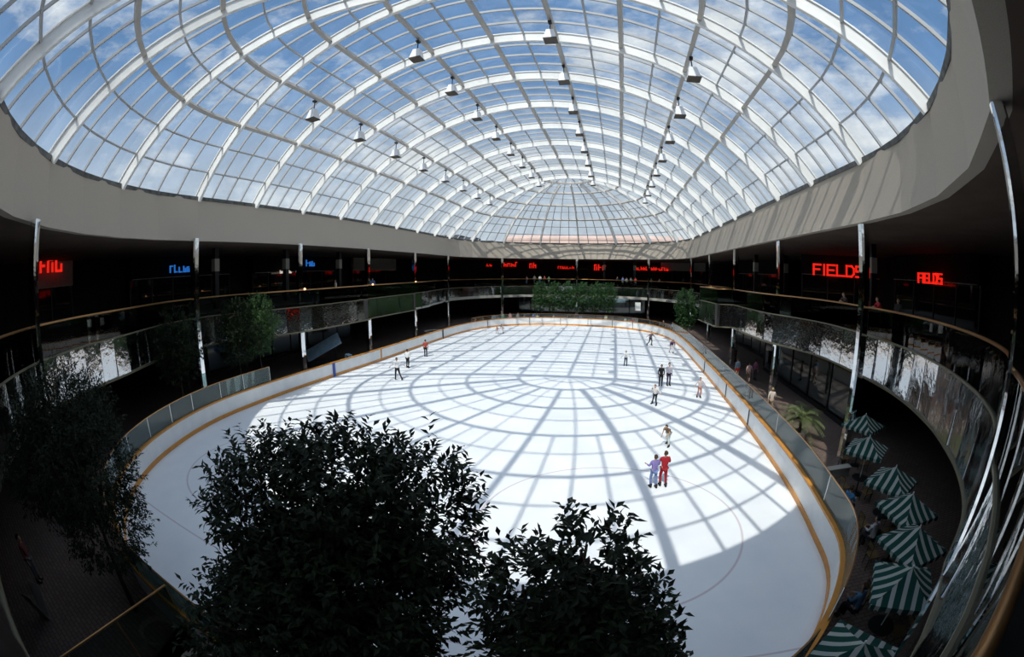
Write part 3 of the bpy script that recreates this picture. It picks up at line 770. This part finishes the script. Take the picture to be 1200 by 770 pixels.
for i, (x, y, rz, lab) in enumerate(umb):
    place(um, 0, (x, y, 0), rz, 'green and white striped umbrella, ' + lab, 'striped umbrellas on the right concourse')
    place(tb, 1, (x, y, 0), rz, 'dark round cafe table under the %s striped umbrella' % ordn[i], 'cafe tables under the umbrellas')
    for k, (ang, w) in enumerate(((PI*.95+rz*.3, 'rink side'), (-.1+rz*.3, 'wall side'), (PI*1.45+rz*.3, 'near side'))):
        cx, cy = x + .78*math.cos(ang), y + .78*math.sin(ang)
        place(chp, 2, (cx, cy, 0), ang-PI/2, 'wooden cafe chair at the %s of the %s table' % (w, ordn[i]), 'cafe chairs around the tables')

# ------------------------------------------------------------------ people
def skin_mesh(name, verts, edges, radii, root=0, sub=1):
    me = bpy.data.meshes.new(name); me.from_pydata(verts, edges, []); me.update()
    o = bpy.data.objects.new(name, me); C.objects.link(o)
    md = o.modifiers.new('s', 'SKIN'); md.use_smooth_shade = True
    sv = me.skin_vertices[0].data
    for i, r in enumerate(radii):
        sv[i].radius = (r, r) if not isinstance(r, tuple) else r
        sv[i].use_root = (i == root)
    if sub: s = o.modifiers.new('d', 'SUBSURF'); s.levels = sub; s.render_levels = sub
    dg = bpy.context.evaluated_depsgraph_get(); dg.update()
    res = bpy.data.meshes.new_from_object(o.evaluated_get(dg)); res.name = name
    bpy.data.objects.remove(o); bpy.data.meshes.remove(me)
    return res
def V3(*a): return Vector(a)
def skeleton(pose):
    """joints of a 1.72 m figure facing -y, z up, feet near z=0"""
    J = dict(pel=V3(0, 0, .93), waist=V3(0, 0, 1.08), chest=V3(0, 0, 1.30), neck=V3(0, 0, 1.46), head=V3(0, -.01, 1.56), top=V3(0, 0, 1.66),
             hl=V3(.09, 0, .90), kl=V3(.10, -.02, .50), al=V3(.10, 0, .10), tl=V3(.11, -.15, .04),
             hr=V3(-.09, 0, .90), kr=V3(-.10, -.02, .50), ar=V3(-.10, 0, .10), tr=V3(-.11, -.15, .04),
             sl=V3(.18, 0, 1.40), el=V3(.23, .02, 1.13), wl=V3(.23, -.06, .88), sr=V3(-.18, 0, 1.40), er=V3(-.23, .02, 1.13), wr=V3(-.23, -.06, .88))
    J.update({k: V3(*v) for k, v in pose.items()}); return J
POSES = {
 'stand': {},
 'skate': dict(kl=(.12, -.14, .52), al=(.16, -.02, .10), tl=(.17, -.17, .05), kr=(-.16, .02, .52), ar=(-.30, .26, .14), tr=(-.34, .14, .06), chest=(0, -.10, 1.28), waist=(0, -.03, 1.08), neck=(0, -.14, 1.44), head=(0, -.18, 1.54), top=(0, -.17, 1.64),
               sl=(.18, -.12, 1.38), sr=(-.18, -.12, 1.38), el=(.36, -.10, 1.18), wl=(.50, -.20, 1.05), er=(-.38, -.02, 1.20), wr=(-.55, .04, 1.10)),
 'glide': dict(kl=(.11, -.10, .50), kr=(-.12, -.04, .50), ar=(-.16, .12, .11), tr=(-.18, -.03, .05), el=(.34, 0, 1.20), wl=(.46, -.12, 1.02), er=(-.34, 0, 1.20), wr=(-.48, -.08, 1.02)),
 'bent': dict(waist=(0, -.06, 1.02), chest=(0, -.24, 1.18), neck=(0, -.36, 1.28), head=(0, -.43, 1.36), top=(0, -.45, 1.46), sl=(.18, -.32, 1.24), sr=(-.18, -.32, 1.24), el=(.26, -.42, 1.02), wl=(.20, -.58, .92), er=(-.26, -.30, .98), wr=(-.24, -.44, .82),
              kl=(.12, -.18, .52), al=(.14, -.08, .10), tl=(.15, -.23, .05), kr=(-.16, .10, .50), ar=(-.22, .40, .16), tr=(-.24, .28, .07)),
 'hold': dict(el=(.26, -.04, 1.16), wl=(.30, -.28, 1.16), er=(-.26, -.04, 1.16), wr=(-.14, -.28, 1.18), kl=(.11, -.08, .50), kr=(-.12, .03, .50), ar=(-.14, .14, .11), tr=(-.15, -.01, .05)),
 'lean': dict(waist=(0, -.04, 1.06), chest=(0, -.14, 1.26), neck=(0, -.22, 1.40), head=(0, -.27, 1.50), top=(0, -.28, 1.60), sl=(.18, -.18, 1.34), sr=(-.18, -.18, 1.34), el=(.24, -.34, 1.15), wl=(.10, -.48, 1.16), er=(-.24, -.34, 1.15), wr=(-.10, -.50, 1.16)),
 'walk': dict(kl=(.10, -.16, .52), al=(.10, -.20, .10), tl=(.11, -.36, .06), kr=(-.10, .02, .50), ar=(-.10, .28, .14), tr=(-.11, .15, .04), el=(.24, .10, 1.14), wl=(.24, .10, .90), er=(-.24, -.08, 1.14), wr=(-.23, -.22, .94)),
 'sit': dict(pel=(0, 0, .52), waist=(0, -.01, .68), chest=(0, -.04, .90), neck=(0, -.06, 1.06), head=(0, -.08, 1.16), top=(0, -.07, 1.26), hl=(.09, -.02, .50), hr=(-.09, -.02, .50), kl=(.12, -.42, .50), kr=(-.12, -.42, .50), al=(.12, -.42, .10), ar=(-.12, -.40, .10),
             tl=(.13, -.57, .04), tr=(-.13, -.55, .04), sl=(.18, -.04, 1.0), sr=(-.18, -.04, 1.0), el=(.24, -.14, .78), wl=(.14, -.36, .76), er=(-.24, -.14, .78), wr=(-.12, -.38, .76)),
}
def body_mesh(J, fingers):
    v = []; e = []; r = []
    def add(p, rad, par=None):
        v.append(tuple(p)); r.append(rad); i = len(v)-1
        if par is not None: e.append((par, i))
        return i
    pel = add(J['pel'], .12); wa = add(J['waist'], (.105, .088), pel); ch = add(J['chest'], (.112, .085), wa)
    nb = add(J['neck'], .052, ch); nk = add(J['neck'].lerp(J['head'], .45), .05, nb)
    face = J['head']; hd = add(face, (.072, .085), nk); tp = add(J['head'].lerp(J['top'], .75), (.076, .09), hd); add(J['top'] + V3(0, .01, .02), .045, tp)
    add(face + V3(0, -.103, .01), .014, hd)
    for s, sx in (('l', 1), ('r', -1)):
        h = add(J['h'+s], .085, pel); th = add(J['h'+s].lerp(J['k'+s], .5), .072, h); k = add(J['k'+s], .055, th); cf = add(J['k'+s].lerp(J['a'+s], .35), .054, k); a = add(J['a'+s], .036, cf); add(J['t'+s], .034, a)
        sh = add(J['s'+s], .055, ch); m = add(J['s'+s].lerp(J['e'+s], .5), .044, sh); el = add(J['e'+s], .036, m); fm = add(J['e'+s].lerp(J['w'+s], .4), .034, el); w = add(J['w'+s], .024, fm)
        d = (J['w'+s]-J['e'+s]).normalized(); pm = J['w'+s] + d*.06; p = add(pm, (.035, .018), w)
        if fingers:
            sd = d.cross(V3(0, 1, 0)); sd = sd.normalized() if sd.length > .1 else V3(1, 0, 0)
            cu = sd.cross(d).normalized()
            for q, (o, L) in enumerate(((-.027, .06), (-.009, .072), (.009, .068), (.026, .052))):
                b = pm + d*.035 + sd*o; i1 = add(b, .009, p); i2 = add(b + d*L*.55 + cu*.008, .008, i1); add(b + d*L*.9 + cu*.028, .007, i2)
            b = pm - d*.01 - sd*.03*sx; i1 = add(b, .010, p); add(b + d*.035 - sd*.02*sx + cu*.015, .008, i1)
    return skin_mesh('body', v, e, r)
def shirt_mesh(J, sleeve):
    v = []; e = []; r = []
    def add(p, rad, par=None):
        v.append(tuple(p)); r.append(rad); i = len(v)-1
        if par is not None: e.append((par, i))
        return i
    b = add(J['pel'] + V3(0, 0, -.02), (.155, .125)); wa = add(J['waist'], (.14, .12), b); ch = add(J['chest'], (.17, .145), wa); add(J['chest'].lerp(J['neck'], .8), .08, ch)
    for s in 'lr':
        sh = add(J['s'+s], .07, ch); m = add(J['s'+s].lerp(J['e'+s], .6), .06, sh)
        if sleeve: el = add(J['e'+s], .052, m); add(J['e'+s].lerp(J['w'+s], .88), .042, el)
    return skin_mesh('top', v, e, r, 1)
def trouser_mesh(J, full):
    v = []; e = []; r = []
    def add(p, rad, par=None):
        v.append(tuple(p)); r.append(rad); i = len(v)-1
        if par is not None: e.append((par, i))
        return i
    b = add(J['pel'] + V3(0, 0, .02), (.15, .13))
    for s in 'lr':
        h = add(J['h'+s] + V3(0, 0, -.03), .098, b); th = add(J['h'+s].lerp(J['k'+s], .55), .086, h)
        if full: k = add(J['k'+s], .07, th); add(J['k'+s].lerp(J['a'+s], .9), .056, k)
    return skin_mesh('trousers', v, e, r)
def hair_mesh(J, long):
    g = MB(); c = J['head'].lerp(J['top'], .62) + V3(0, .015, .005); n = 12
    rings = []
    for i in range(7):
        a = i/6*(PI*.62 if not long else PI*.78); z = .112*math.cos(a); rr = math.sin(a)
        for q in range(n):
            g2 = 2*PI*q/n; y = math.sin(g2); fr = .55 if (y < -.3 and i > 3) else 1
            g.v.append((c.x + .094*rr*math.cos(g2)*fr, c.y + .108*rr*y*fr + (.02 if i > 3 else 0), c.z + z))
    for i in range(6):
        for q in range(n):
            g.f.append([i*n+q, i*n+(q+1) % n, (i+1)*n+(q+1) % n, (i+1)*n+q]); g.m.append(0); g.uv.append(None)
    return g.mesh('hair', M['dark_metal'], True)
def shoe_mesh(J, s, skate):
    g = MB(); a = J['a'+s]; t = J['t'+s]; d = V3(t.x-a.x, t.y-a.y, 0).normalized(); z0 = max(.03, min(a.z, t.z)-.05) if skate else max(0, min(a.z, t.z)-.05)
    c = V3(a.x, a.y, 0); ang = math.atan2(d.y, d.x); R = Matrix.Rotation(ang, 3, 'Z')
    P = [(-.07, z0), (.19, z0), (.19, z0+.05), (.12, z0+.075), (.05, z0+.12), (.05, z0+.2), (-.07, z0+.2)]
    w = .042; vs = [c + R @ Vector((x, -w, z)) for x, z in P] + [c + R @ Vector((x, w, z)) for x, z in P]; k = len(P)
    g.add(vs, [tuple(range(k)), tuple(reversed(range(k, 2*k)))] + [(i, i+k, (i+1) % k+k, (i+1) % k) for i in range(k)])
    if skate:
        g2 = MB(); vs = []
        for sy in (-.004, .004): vs += [c + R @ Vector((x, sy, z)) for x, z in ((-.09, 0), (.19, 0), (.21, .02), (.19, z0+.005), (-.07, z0+.005), (-.09, .01))]
        k = 6; g2.add(vs, [tuple(range(k)), tuple(reversed(range(k, 2*k)))] + [(i, i+k, (i+1) % k+k, (i+1) % k) for i in range(k)])
        return g, g2
    return g, None
_cache = {}
def pm(key, f):
    if key not in _cache:
        me = f()
        if not me.materials: me.materials.append(M['dark_metal'])
        _cache[key] = me
    return _cache[key]
SKIN = [(.50, .30, .20), (.42, .25, .17), (.55, .36, .26), (.25, .14, .09)]
def person(loc, rz, h, pose, top, legs, hair, label, skates=False, sleeve=True, full=True, skin=0, long=False, group=None, detail=True):
    J = skeleton(POSES[pose])
    e = empty('person', loc, rz, label, 'person', group); s = h/1.72; e.scale = (s, s, s)
    def part(nm, me, m):
        o = bpy.data.objects.new(nm, me); C.objects.link(o); o.parent = e
        o.material_slots[0].link = 'OBJECT'; o.material_slots[0].material = m; return o
    part('body', pm(('b', pose, detail), lambda: body_mesh(J, detail)), cloth(SKIN[skin]))
    part('top', pm(('t', pose, sleeve), lambda: shirt_mesh(J, sleeve)), cloth(top))
    part('trousers' if full else 'shorts', pm(('l', pose, full), lambda: trouser_mesh(J, full)), cloth(legs))
    part('hair', pm(('h', pose, long), lambda: hair_mesh(J, long)), cloth(hair))
    for sd in 'lr':
        g, b = shoe_mesh(J, sd, skates)
        o = local('skate' if skates else 'shoe', g, cloth((.03, .028, .03) if skates else (.06, .05, .05)), e)
        if b:
            q = local('blade', b, M['chrome'], o)
    if detail:
        f = J['head']; g = MB()
        for sx in (-1, 1):
            g = MB(); g.lathe((f.x+sx*.03, f.y-.075, f.z+.035), [(0, -.009), (.009, 0), (0, .009)], 8); local('eye', g, cloth((.02, .015, .015)), e)
            g = MB(); g.box((f.x+sx*.078, f.y+.01, f.z+.02), (.015, .035, .055)); local('ear', g, cloth(SKIN[skin]), e)
        g = MB(); g.box((f.x, f.y-.075, f.z-.035), (.045, .012, .01)); local('mouth', g, cloth((.35, .1, .08)), e)
    return e
BL = (.02, .02, .022); WH = (.75, .74, .72); BR = (.06, .035, .02); BLOND = (.35, .24, .12)
D = math.radians
P_ = [
 ((1.92, 15.30), 200, 1.42, 'hold', (.22, .18, .42), (.16, .22, .42), BR, 'skater in purple patterned top and jeans arm in arm with one in red', dict(long=True)),
 ((2.32, 15.45), 190, 1.52, 'hold', (.34, .02, .03), (.30, .02, .03), BR, 'skater dressed all in red beside one in purple', dict()),
 ((2.97, 19.66), -35, 1.36, 'bent', (.20, .12, .07), (.62, .68, .64), BR, 'skater in brown top and pale trousers leaning forward', dict(sleeve=False)),
 ((2.87, 26.49), -25, 1.40, 'skate', (.68, .64, .60), BL, (.16, .06, .03), 'skater with arms out, striding in light top and black trousers', dict()),
 ((4.36, 31.63), 15, 1.75, 'stand', (.72, .66, .70), (.05, .04, .08), BL, 'tall person in pink white shirt and dark trousers beside one in black', dict()),
 ((3.75, 31.5), -10, 1.62, 'stand', (.03, .03, .03), (.02, .02, .02), (.2, .13, .07), 'person all in black beside the tall one in a pale shirt', dict()),
 ((6.19, 28.5), 5, 1.42, 'glide', (.52, .44, .42), (.42, .18, .14), BR, 'skater in light top and red brown leggings near the right boards', dict()),
 ((1.24, 38.3), 0, 1.40, 'glide', WH, (.04, .05, .09), BL, 'lone small skater in white top and dark trousers', dict()),
 ((4.46, 50.34), 40, 1.70, 'skate', (.16, .13, .14), (.05, .05, .06), (.15, .08, .05), 'skater in dark clothes striding near the far right', dict()),
 ((6.42, 45.6), 0, 1.70, 'bent', (.08, .03, .12), (.75, .70, .70), BL, 'skater in dark purple top and white trousers by the far right boards', dict()),
 ((-16.08, 28.99), 215, 1.74, 'skate', (.70, .68, .68), BL, (.10, .06, .04), 'skater in white top and black trousers, nearest of three at left', dict()),
 ((-17.31, 33.19), 180, 1.66, 'hold', WH, BL, BL, 'skater in white top with hands on hips, middle of three at left', dict()),
 ((-17.96, 38.4), 190, 1.70, 'stand', (.36, .07, .05), BL, BR, 'skater in red top and black trousers, farthest of three at left', dict()),
 ((-15.5, 56.1), 10, 1.15, 'bent', (.62, .35, .32), (.6, .55, .5), BL, 'small skater crouching in pink near the far left corner', dict(sleeve=False)),
 ((-14.8, 56.5), -20, 1.45, 'bent', (.66, .50, .46), (.62, .55, .52), BL, 'dark haired skater in pale pink beside the crouching one', dict()),
]
for (x, y), rz, h, pose, top, legs, hair, lab, kw in P_:
    person((x, y, 0), D(rz), h, pose, top, legs, hair, lab, skates=True, group='skaters on the ice', **kw)
# spectators on the right concourse and galleries
Q_ = [
 ((10.6, 34.2, 0), 200, 1.72, 'stand', (.30, .42, .50), (.55, .04, .03), BR, 'person in pale blue top and red shorts on the right concourse', dict(full=False)),
 ((11.3, 33.0, 0), 150, 1.65, 'walk', (.50, .32, .28), (.22, .15, .12), BR, 'person in pinkish top walking beside the one in red shorts', dict()),
 ((12.2, 34.0, 0), 120, 1.68, 'stand', (.25, .08, .14), (.06, .05, .07), BL, 'person in dark red top behind the walking pair', dict()),
 ((10.4, 25.1, 0), 160, 1.62, 'walk', (.60, .52, .44), (.30, .22, .16), BLOND, 'fair haired person in cream top walking past the palm column', dict()),
 ((9.2, 12.2, 0), 110, 1.70, 'sit', (.06, .22, .42), (.05, .04, .10), BR, 'person in blue shirt seated at a table by the glass screen', dict()),
 ((7.0, 6.85, 0), 200, 1.70, 'sit', (.10, .22, .36), (.03, .03, .04), BR, 'person in blue seated beside the second nearest umbrella', dict()),
 ((6.1, 4.9, 0), 150, 1.70, 'sit', (.14, .30, .42), (.03, .03, .04), BL, 'person in light blue seated behind the nearest umbrella', dict()),
 ((9.2, 9.9, 0), 200, 1.70, 'sit', (.55, .55, .55), (.03, .03, .04), BL, 'person in white seated under the middle of the umbrella row', dict()),
 ((13.45, 21.7, ZF), -80, 1.72, 'lean', (.10, .07, .06), (.12, .12, .13), BR, 'person in brown leaning on the right gallery handrail', dict()),
 ((13.45, 18.0, ZF), -95, 1.68, 'lean', (.55, .04, .05), (.04, .12, .14), BR, 'person in red top leaning on the right gallery handrail', dict()),
 ((13.9, 17.0, ZF), -60, 1.66, 'stand', (.06, .05, .05), (.04, .04, .05), BL, 'person in dark clothes behind the one in red on the gallery', dict()),
]
for (x, y, z), rz, h, pose, top, legs, hair, lab, kw in Q_:
    person((x, y, z), D(rz), h, pose, top, legs, hair, lab, group='visitors around the rink', **kw)
# far crowd (a few pixels each)
cr = random.Random(5)
cols_ = [('white', (.7, .68, .65)), ('pink', (.6, .3, .3)), ('blue', (.12, .2, .45)), ('red', (.5, .05, .05)), ('grey', (.3, .3, .3)), ('cream', (.6, .52, .4)), ('green', (.1, .25, .15)), ('dark', (.05, .05, .06))]
lcol = [('jeans', (.12, .17, .3)), ('black trousers', BL), ('pale trousers', (.45, .4, .35))]
def crowd(pts, z, where, group, rz0=0):
    i = 0
    for (x, y) in pts:
        cn, cc = cols_[(i*3 + len(where)) % 8]; ln, lc = lcol[(i + len(where)) % 3]
        person((x, y, z), D(rz0 + cr.uniform(-40, 40)), cr.uniform(1.55, 1.8), 'stand' if i % 3 else 'walk', cc, lc, BR if i % 2 else BL,
               '%s topped person in %s %s' % (cn, ln, where[i % len(where)] if isinstance(where, list) else where), group=group, detail=False)
        i += 1
far_low = [(-17.6, 67.3), (-16.6, 67.9), (-15.4, 68.4), (-14.2, 68.9), (-13.0, 69.2), (-12.3, 69.0)]
wl = ['behind far left boards, ' + k for k in ('first from the left', 'second from the left', 'third from the left', 'fourth from the left', 'fifth from the left', 'last before the trees')]
crowd(far_low, 0, wl, 'crowd behind the far boards, left')
far_mid = [(-9.6, 69.1), (-7.0, 69.1), (-5.4, 69.0), (-1.2, 68.6)]
crowd(far_mid, 0, ['under the far trees, leftmost', 'under the far trees, left of the column', 'under the far trees, right of the column', 'under the far trees, rightmost'], 'people under the far trees')
far_r = [(1.9, 67.4), (3.0, 67.0), (4.2, 65.9), (5.3, 64.8), (6.2, 63.6), (7.3, 62.2), (8.4, 60.0), (8.9, 58.2)]
crowd(far_r, 0, ['behind far right boards, ' + k for k in ('under the white sign', 'right of the white sign', 'before the far column', 'right of the far column', 'fifth from the white sign', 'sixth from the white sign', 'seventh from the white sign', 'beside the corner tree')], 'crowd behind the far boards, right')
up_f = [(-14.9, 80.3), (-13.9, 80.6), (-13.1, 80.9), (-12.3, 81.0), (-16.3, 79.9)]
crowd(up_f, ZF, ['on far gallery left of trees, ' + k for k in ('second from left', 'third from left', 'fourth from left', 'rightmost', 'leftmost')], 'people on the far gallery, left')
up_r = [(.6, 80.1), (1.6, 79.9), (2.3, 79.6), (3.1, 79.3), (3.9, 79.0), (6.6, 76.9), (8.0, 75.8)]
crowd(up_r, ZF, ['on far gallery right of trees, ' + k for k in ('first in the group', 'second in the group', 'third in the group', 'fourth in the group', 'last in the group', 'standing apart', 'farthest right')], 'people on the far gallery, right')
crowd([(-24.6, 39.5), (-24.9, 33.2)], ZF, ['on the left gallery behind the middle rail', 'on the left gallery behind the nearer rail'], 'people on the left gallery')

# ------------------------------------------------------------------ things on the lower concourse
# round planter at left
e = empty('round_planter', (-23.0, 52.4, 0), 0, 'low round cream planter behind the left boards', 'planter')
g = MB(); g.lathe((0, 0, 0), [(0, 0), (1.15, 0), (1.45, .25), (1.5, .62), (1.42, .66), (1.35, .55), (0, .55)], 36); local('shell', g, M['planter'], e, True)
g = MB(); g.lathe((0, 0, .5), [(0, .09), (1.0, .07), (1.34, .0)], 24); local('soil', g, M['bark'], e)
# slanted blue panel and box
e = empty('tilted_display', (-25.2, 31.2, 0), D(35), 'pale blue slanted panel on a dark stand behind the left boards', 'panel')
g = MB(); g.box((0, 0, 1.75), (3.6, 1.5, .12), M=Matrix.Rotation(D(-26), 3, 'Y') @ Matrix.Rotation(D(34), 3, 'X')); local('sheet', g, M['blue_sheet'], e)
for x in (-1.2, 1.2):
    g = MB(); g.tube([(x, 0, 0), (x, 0, 1.7 + x*.45)], .05, 8); local('leg', g, M['dark_metal'], e)
g = MB(); g.box((0, 0, .35), (3.2, 1.3, .5)); local('stand', g, M['dark_metal'], e)
e = empty('display_box', (-22.9, 32.3, 0), D(-15), 'small blue and white object beside the slanted blue panel', 'display')
g = MB(); g.sweep([(-.8, 0, .3), (-.4, 0, .32), (.4, 0, .32), (.8, 0, .5)], [(-.35, -.3), (.35, -.3), (.42, .15), (-.42, .15)]); local('hull', g, cloth((.04, .08, .2)), e)
g = MB(); g.box((-.25, 0, .75), (.5, .5, .55), M=Matrix.Rotation(D(12), 3, 'Y')); local('backrest', g, M['blue_sheet'], e)
e = empty('waste_bin', (12.3, 41.6, 0), 0, 'orange brown cylindrical bin on the right concourse', 'bin')
g = MB(); g.lathe((0, 0, 0), [(0, 0), (.36, 0), (.40, 1.15), (.34, 1.2), (.30, 1.1), (0, 1.1)], 24); local('drum', g, M['bin'], e, True)
g = MB(); g.lathe((0, 0, 1.12), [(.30, .1), (.42, .1), (.42, .02), (.40, .02)], 24); local('rim', g, M['dark_metal'], e)
# hanging white sign at the far end
e = empty('hanging_sign', (4.0, 71.5, ZL-.1), D(-8), 'white hanging sign under the far gallery', 'sign')
g = MB(); g.box((0, 0, -.75), (.95, .08, 1.35)); local('panel', g, M['white_paint'], e)
for x in (-.35, .35):
    g = MB(); g.tube([(x, 0, .1), (x, 0, -.1)], .015, 5); local('hanger', g, M['dark_metal'], e)
# low wall near the right column
e = empty('low_wall', (10.0, 15.6, 0), D(5), 'low pale kerb at the foot of the mirrored column by the umbrellas', 'kerb')
g = MB(); g.box((0, 0, .2), (2.6, .3, .4)); local('block', g, M['grey_panel'], e); g = MB(); g.box((0, 0, .42), (2.7, .4, .05)); local('cap', g, M['trim'], e)
# brass gate rails at bottom left
e = empty('handrail_fence', (-8.5, 1.8, 0), 0, 'glass fence with a brass top rail crossing the paving at bottom left', 'railing')
pth = [(-7.98, 2.72, 2.15), (-7.78, -2.4, 2.15)]
MB().tube(pth, .028, 8).build('top_rail', M['brass'], e)
for t in (0.0, .33, .66, 1.0):
    p = Vector(pth[0]).lerp(Vector(pth[1]), t); MB().tube([(p.x, p.y, 0), (p.x, p.y, 2.15)], .022, 6).build('post', M['brass'], e)
MB().wall([(p[0], p[1]) for p in pth], .12, 2.1, .012).build('glass_pane', M['rail_glass'], e)
# bowl planter at the bottom left
e = empty('bowl_planter', (-7.1, 2.15, 0), 0, 'pale bowl planter below the big left tree', 'planter')
g = MB(); g.lathe((0, 0, 0), [(0, 0), (.28, 0), (.5, .35), (.56, .62), (.52, .63), (.46, .5), (0, .5)], 28); local('bowl', g, M['planter'], e, True)
g = MB(); g.lathe((0, 0, .48), [(0, .08), (.3, .06), (.47, .02)], 20); local('soil', g, M['bark'], e)
# visitor and folded board at lower left
person((-14.5, -.4, 0), D(150), 1.7, 'stand', (.16, .05, .05), (.10, .10, .11), BL, 'dim figure in dark red standing on the paving at the left edge', group='visitors around the rink')
e = empty('folding_board', (-12.6, -.9, 0), D(30), 'pale folding board standing on the dark paving at the left edge', 'board')
for s in (-1, 1):
    g = MB(); g.box((0, s*.18, .5), (.6, .02, 1.05), M=Matrix.Rotation(s*D(-18), 3, 'X')); local('leaf', g, M['grey_panel'], e)

# ------------------------------------------------------------------ world and sun
w = bpy.data.worlds.new('sky'); bpy.context.scene.world = w; w.use_nodes = True; nt = w.node_tree; nt.nodes.clear()
out = nt.nodes.new('ShaderNodeOutputWorld'); bg = nt.nodes.new('ShaderNodeBackground'); tc = nt.nodes.new('ShaderNodeTexCoord')
sep = nt.nodes.new('ShaderNodeSeparateXYZ'); nt.links.new(tc.outputs['Generated'], sep.inputs[0])
ra = nt.nodes.new('ShaderNodeValToRGB'); nt.links.new(sep.outputs[2], ra.inputs['Fac'])
el = ra.color_ramp.elements; el[0].position = 0.0; el[0].color = (.74, .78, .82, 1); el[1].position = 1.0; el[1].color = (.13, .26, .52, 1)
q = el.new(.18); q.color = (.62, .70, .80, 1); q = el.new(.45); q.color = (.19, .35, .62, 1)
mp = nt.nodes.new('ShaderNodeMapping'); mp.inputs['Scale'].default_value = (1, 1, 2.4); nt.links.new(tc.outputs['Generated'], mp.inputs[0])
mp.inputs['Location'].default_value = (.35, .2, .1)
no = nt.nodes.new('ShaderNodeTexNoise'); no.inputs['Scale'].default_value = 2.3; no.inputs['Detail'].default_value = 9; no.inputs['Roughness'].default_value = .62
nt.links.new(mp.outputs[0], no.inputs['Vector'])
r2 = nt.nodes.new('ShaderNodeValToRGB'); r2.color_ramp.elements[0].position = .49; r2.color_ramp.elements[1].position = .64; nt.links.new(no.outputs['Fac'], r2.inputs['Fac'])
mx = nt.nodes.new('ShaderNodeMix'); mx.data_type = 'RGBA'; nt.links.new(r2.outputs['Color'], mx.inputs['Factor']); nt.links.new(ra.outputs['Color'], mx.inputs['A']); mx.inputs['B'].default_value = (1.0, 1.0, 1.0, 1)
sv = Vector((-.15, -.72, 1)).normalized()
nv = nt.nodes.new('ShaderNodeVectorMath'); nv.operation = 'NORMALIZE'; nt.links.new(tc.outputs['Generated'], nv.inputs[0])
dp = nt.nodes.new('ShaderNodeVectorMath'); dp.operation = 'DOT_PRODUCT'; dp.inputs[1].default_value = sv; nt.links.new(nv.outputs[0], dp.inputs[0])
m1 = nt.nodes.new('ShaderNodeMath'); m1.operation = 'MAXIMUM'; m1.inputs[1].default_value = 0; nt.links.new(dp.outputs['Value'], m1.inputs[0])
m2 = nt.nodes.new('ShaderNodeMath'); m2.operation = 'POWER'; m2.inputs[1].default_value = 7; nt.links.new(m1.outputs[0], m2.inputs[0])
gl = nt.nodes.new('ShaderNodeMix'); gl.data_type = 'RGBA'; gl.blend_type = 'ADD'; gl.inputs['Factor'].default_value = 1
gc = nt.nodes.new('ShaderNodeMix'); gc.data_type = 'RGBA'; nt.links.new(m2.outputs[0], gc.inputs['Factor']); gc.inputs['A'].default_value = (0, 0, 0, 1); gc.inputs['B'].default_value = (2.0, 2.08, 2.2, 1)
nt.links.new(mx.outputs['Result'], gl.inputs['A']); nt.links.new(gc.outputs['Result'], gl.inputs['B'])
nt.links.new(gl.outputs['Result'], bg.inputs['Color']); bg.inputs['Strength'].default_value = 1.0; nt.links.new(bg.outputs[0], out.inputs[0])
sd = bpy.data.lights.new('sun', 'SUN'); sd.energy = 4.1; sd.color = (1, .94, .85); sd.angle = math.radians(.6)
so = bpy.data.objects.new('sun', sd); C.objects.link(so)
dirv = Vector((.14, .74, -1.0)); so.rotation_euler = dirv.to_track_quat('-Z', 'Y').to_euler(); so.location = (-20, -60, 90)

# ------------------------------------------------------------------ camera (full-frame fisheye, about 15 mm)
cd = bpy.data.cameras.new('camera'); cam = bpy.data.objects.new('camera', cd); C.objects.link(cam)
cd.type = 'PANO'; cd.sensor_width = 36.0; cd.sensor_fit = 'HORIZONTAL'
for tgt in (cd, getattr(cd, 'cycles', None)):
    try:
        tgt.panorama_type = 'FISHEYE_EQUISOLID'; tgt.fisheye_lens = 509.138/1200*36; tgt.fisheye_fov = math.radians(200)
    except Exception as ex: pass
cam.location = (0, 0, 8.026); cam.rotation_euler = (math.radians(90-7.169), 0, math.radians(13.481))
cd.clip_start = .05; cd.clip_end = 1000
sc = bpy.context.scene; sc.camera = cam
sc.view_settings.view_transform = 'Standard'; sc.view_settings.look = 'None'; sc.view_settings.gamma = 1; sc.view_settings.use_curve_mapping = False
sc.view_settings.exposure = 0.0
try:
    sc.cycles.transparent_max_bounces = 24; sc.cycles.max_bounces = 8; sc.cycles.diffuse_bounces = 4; sc.cycles.use_denoising = True
except Exception: pass
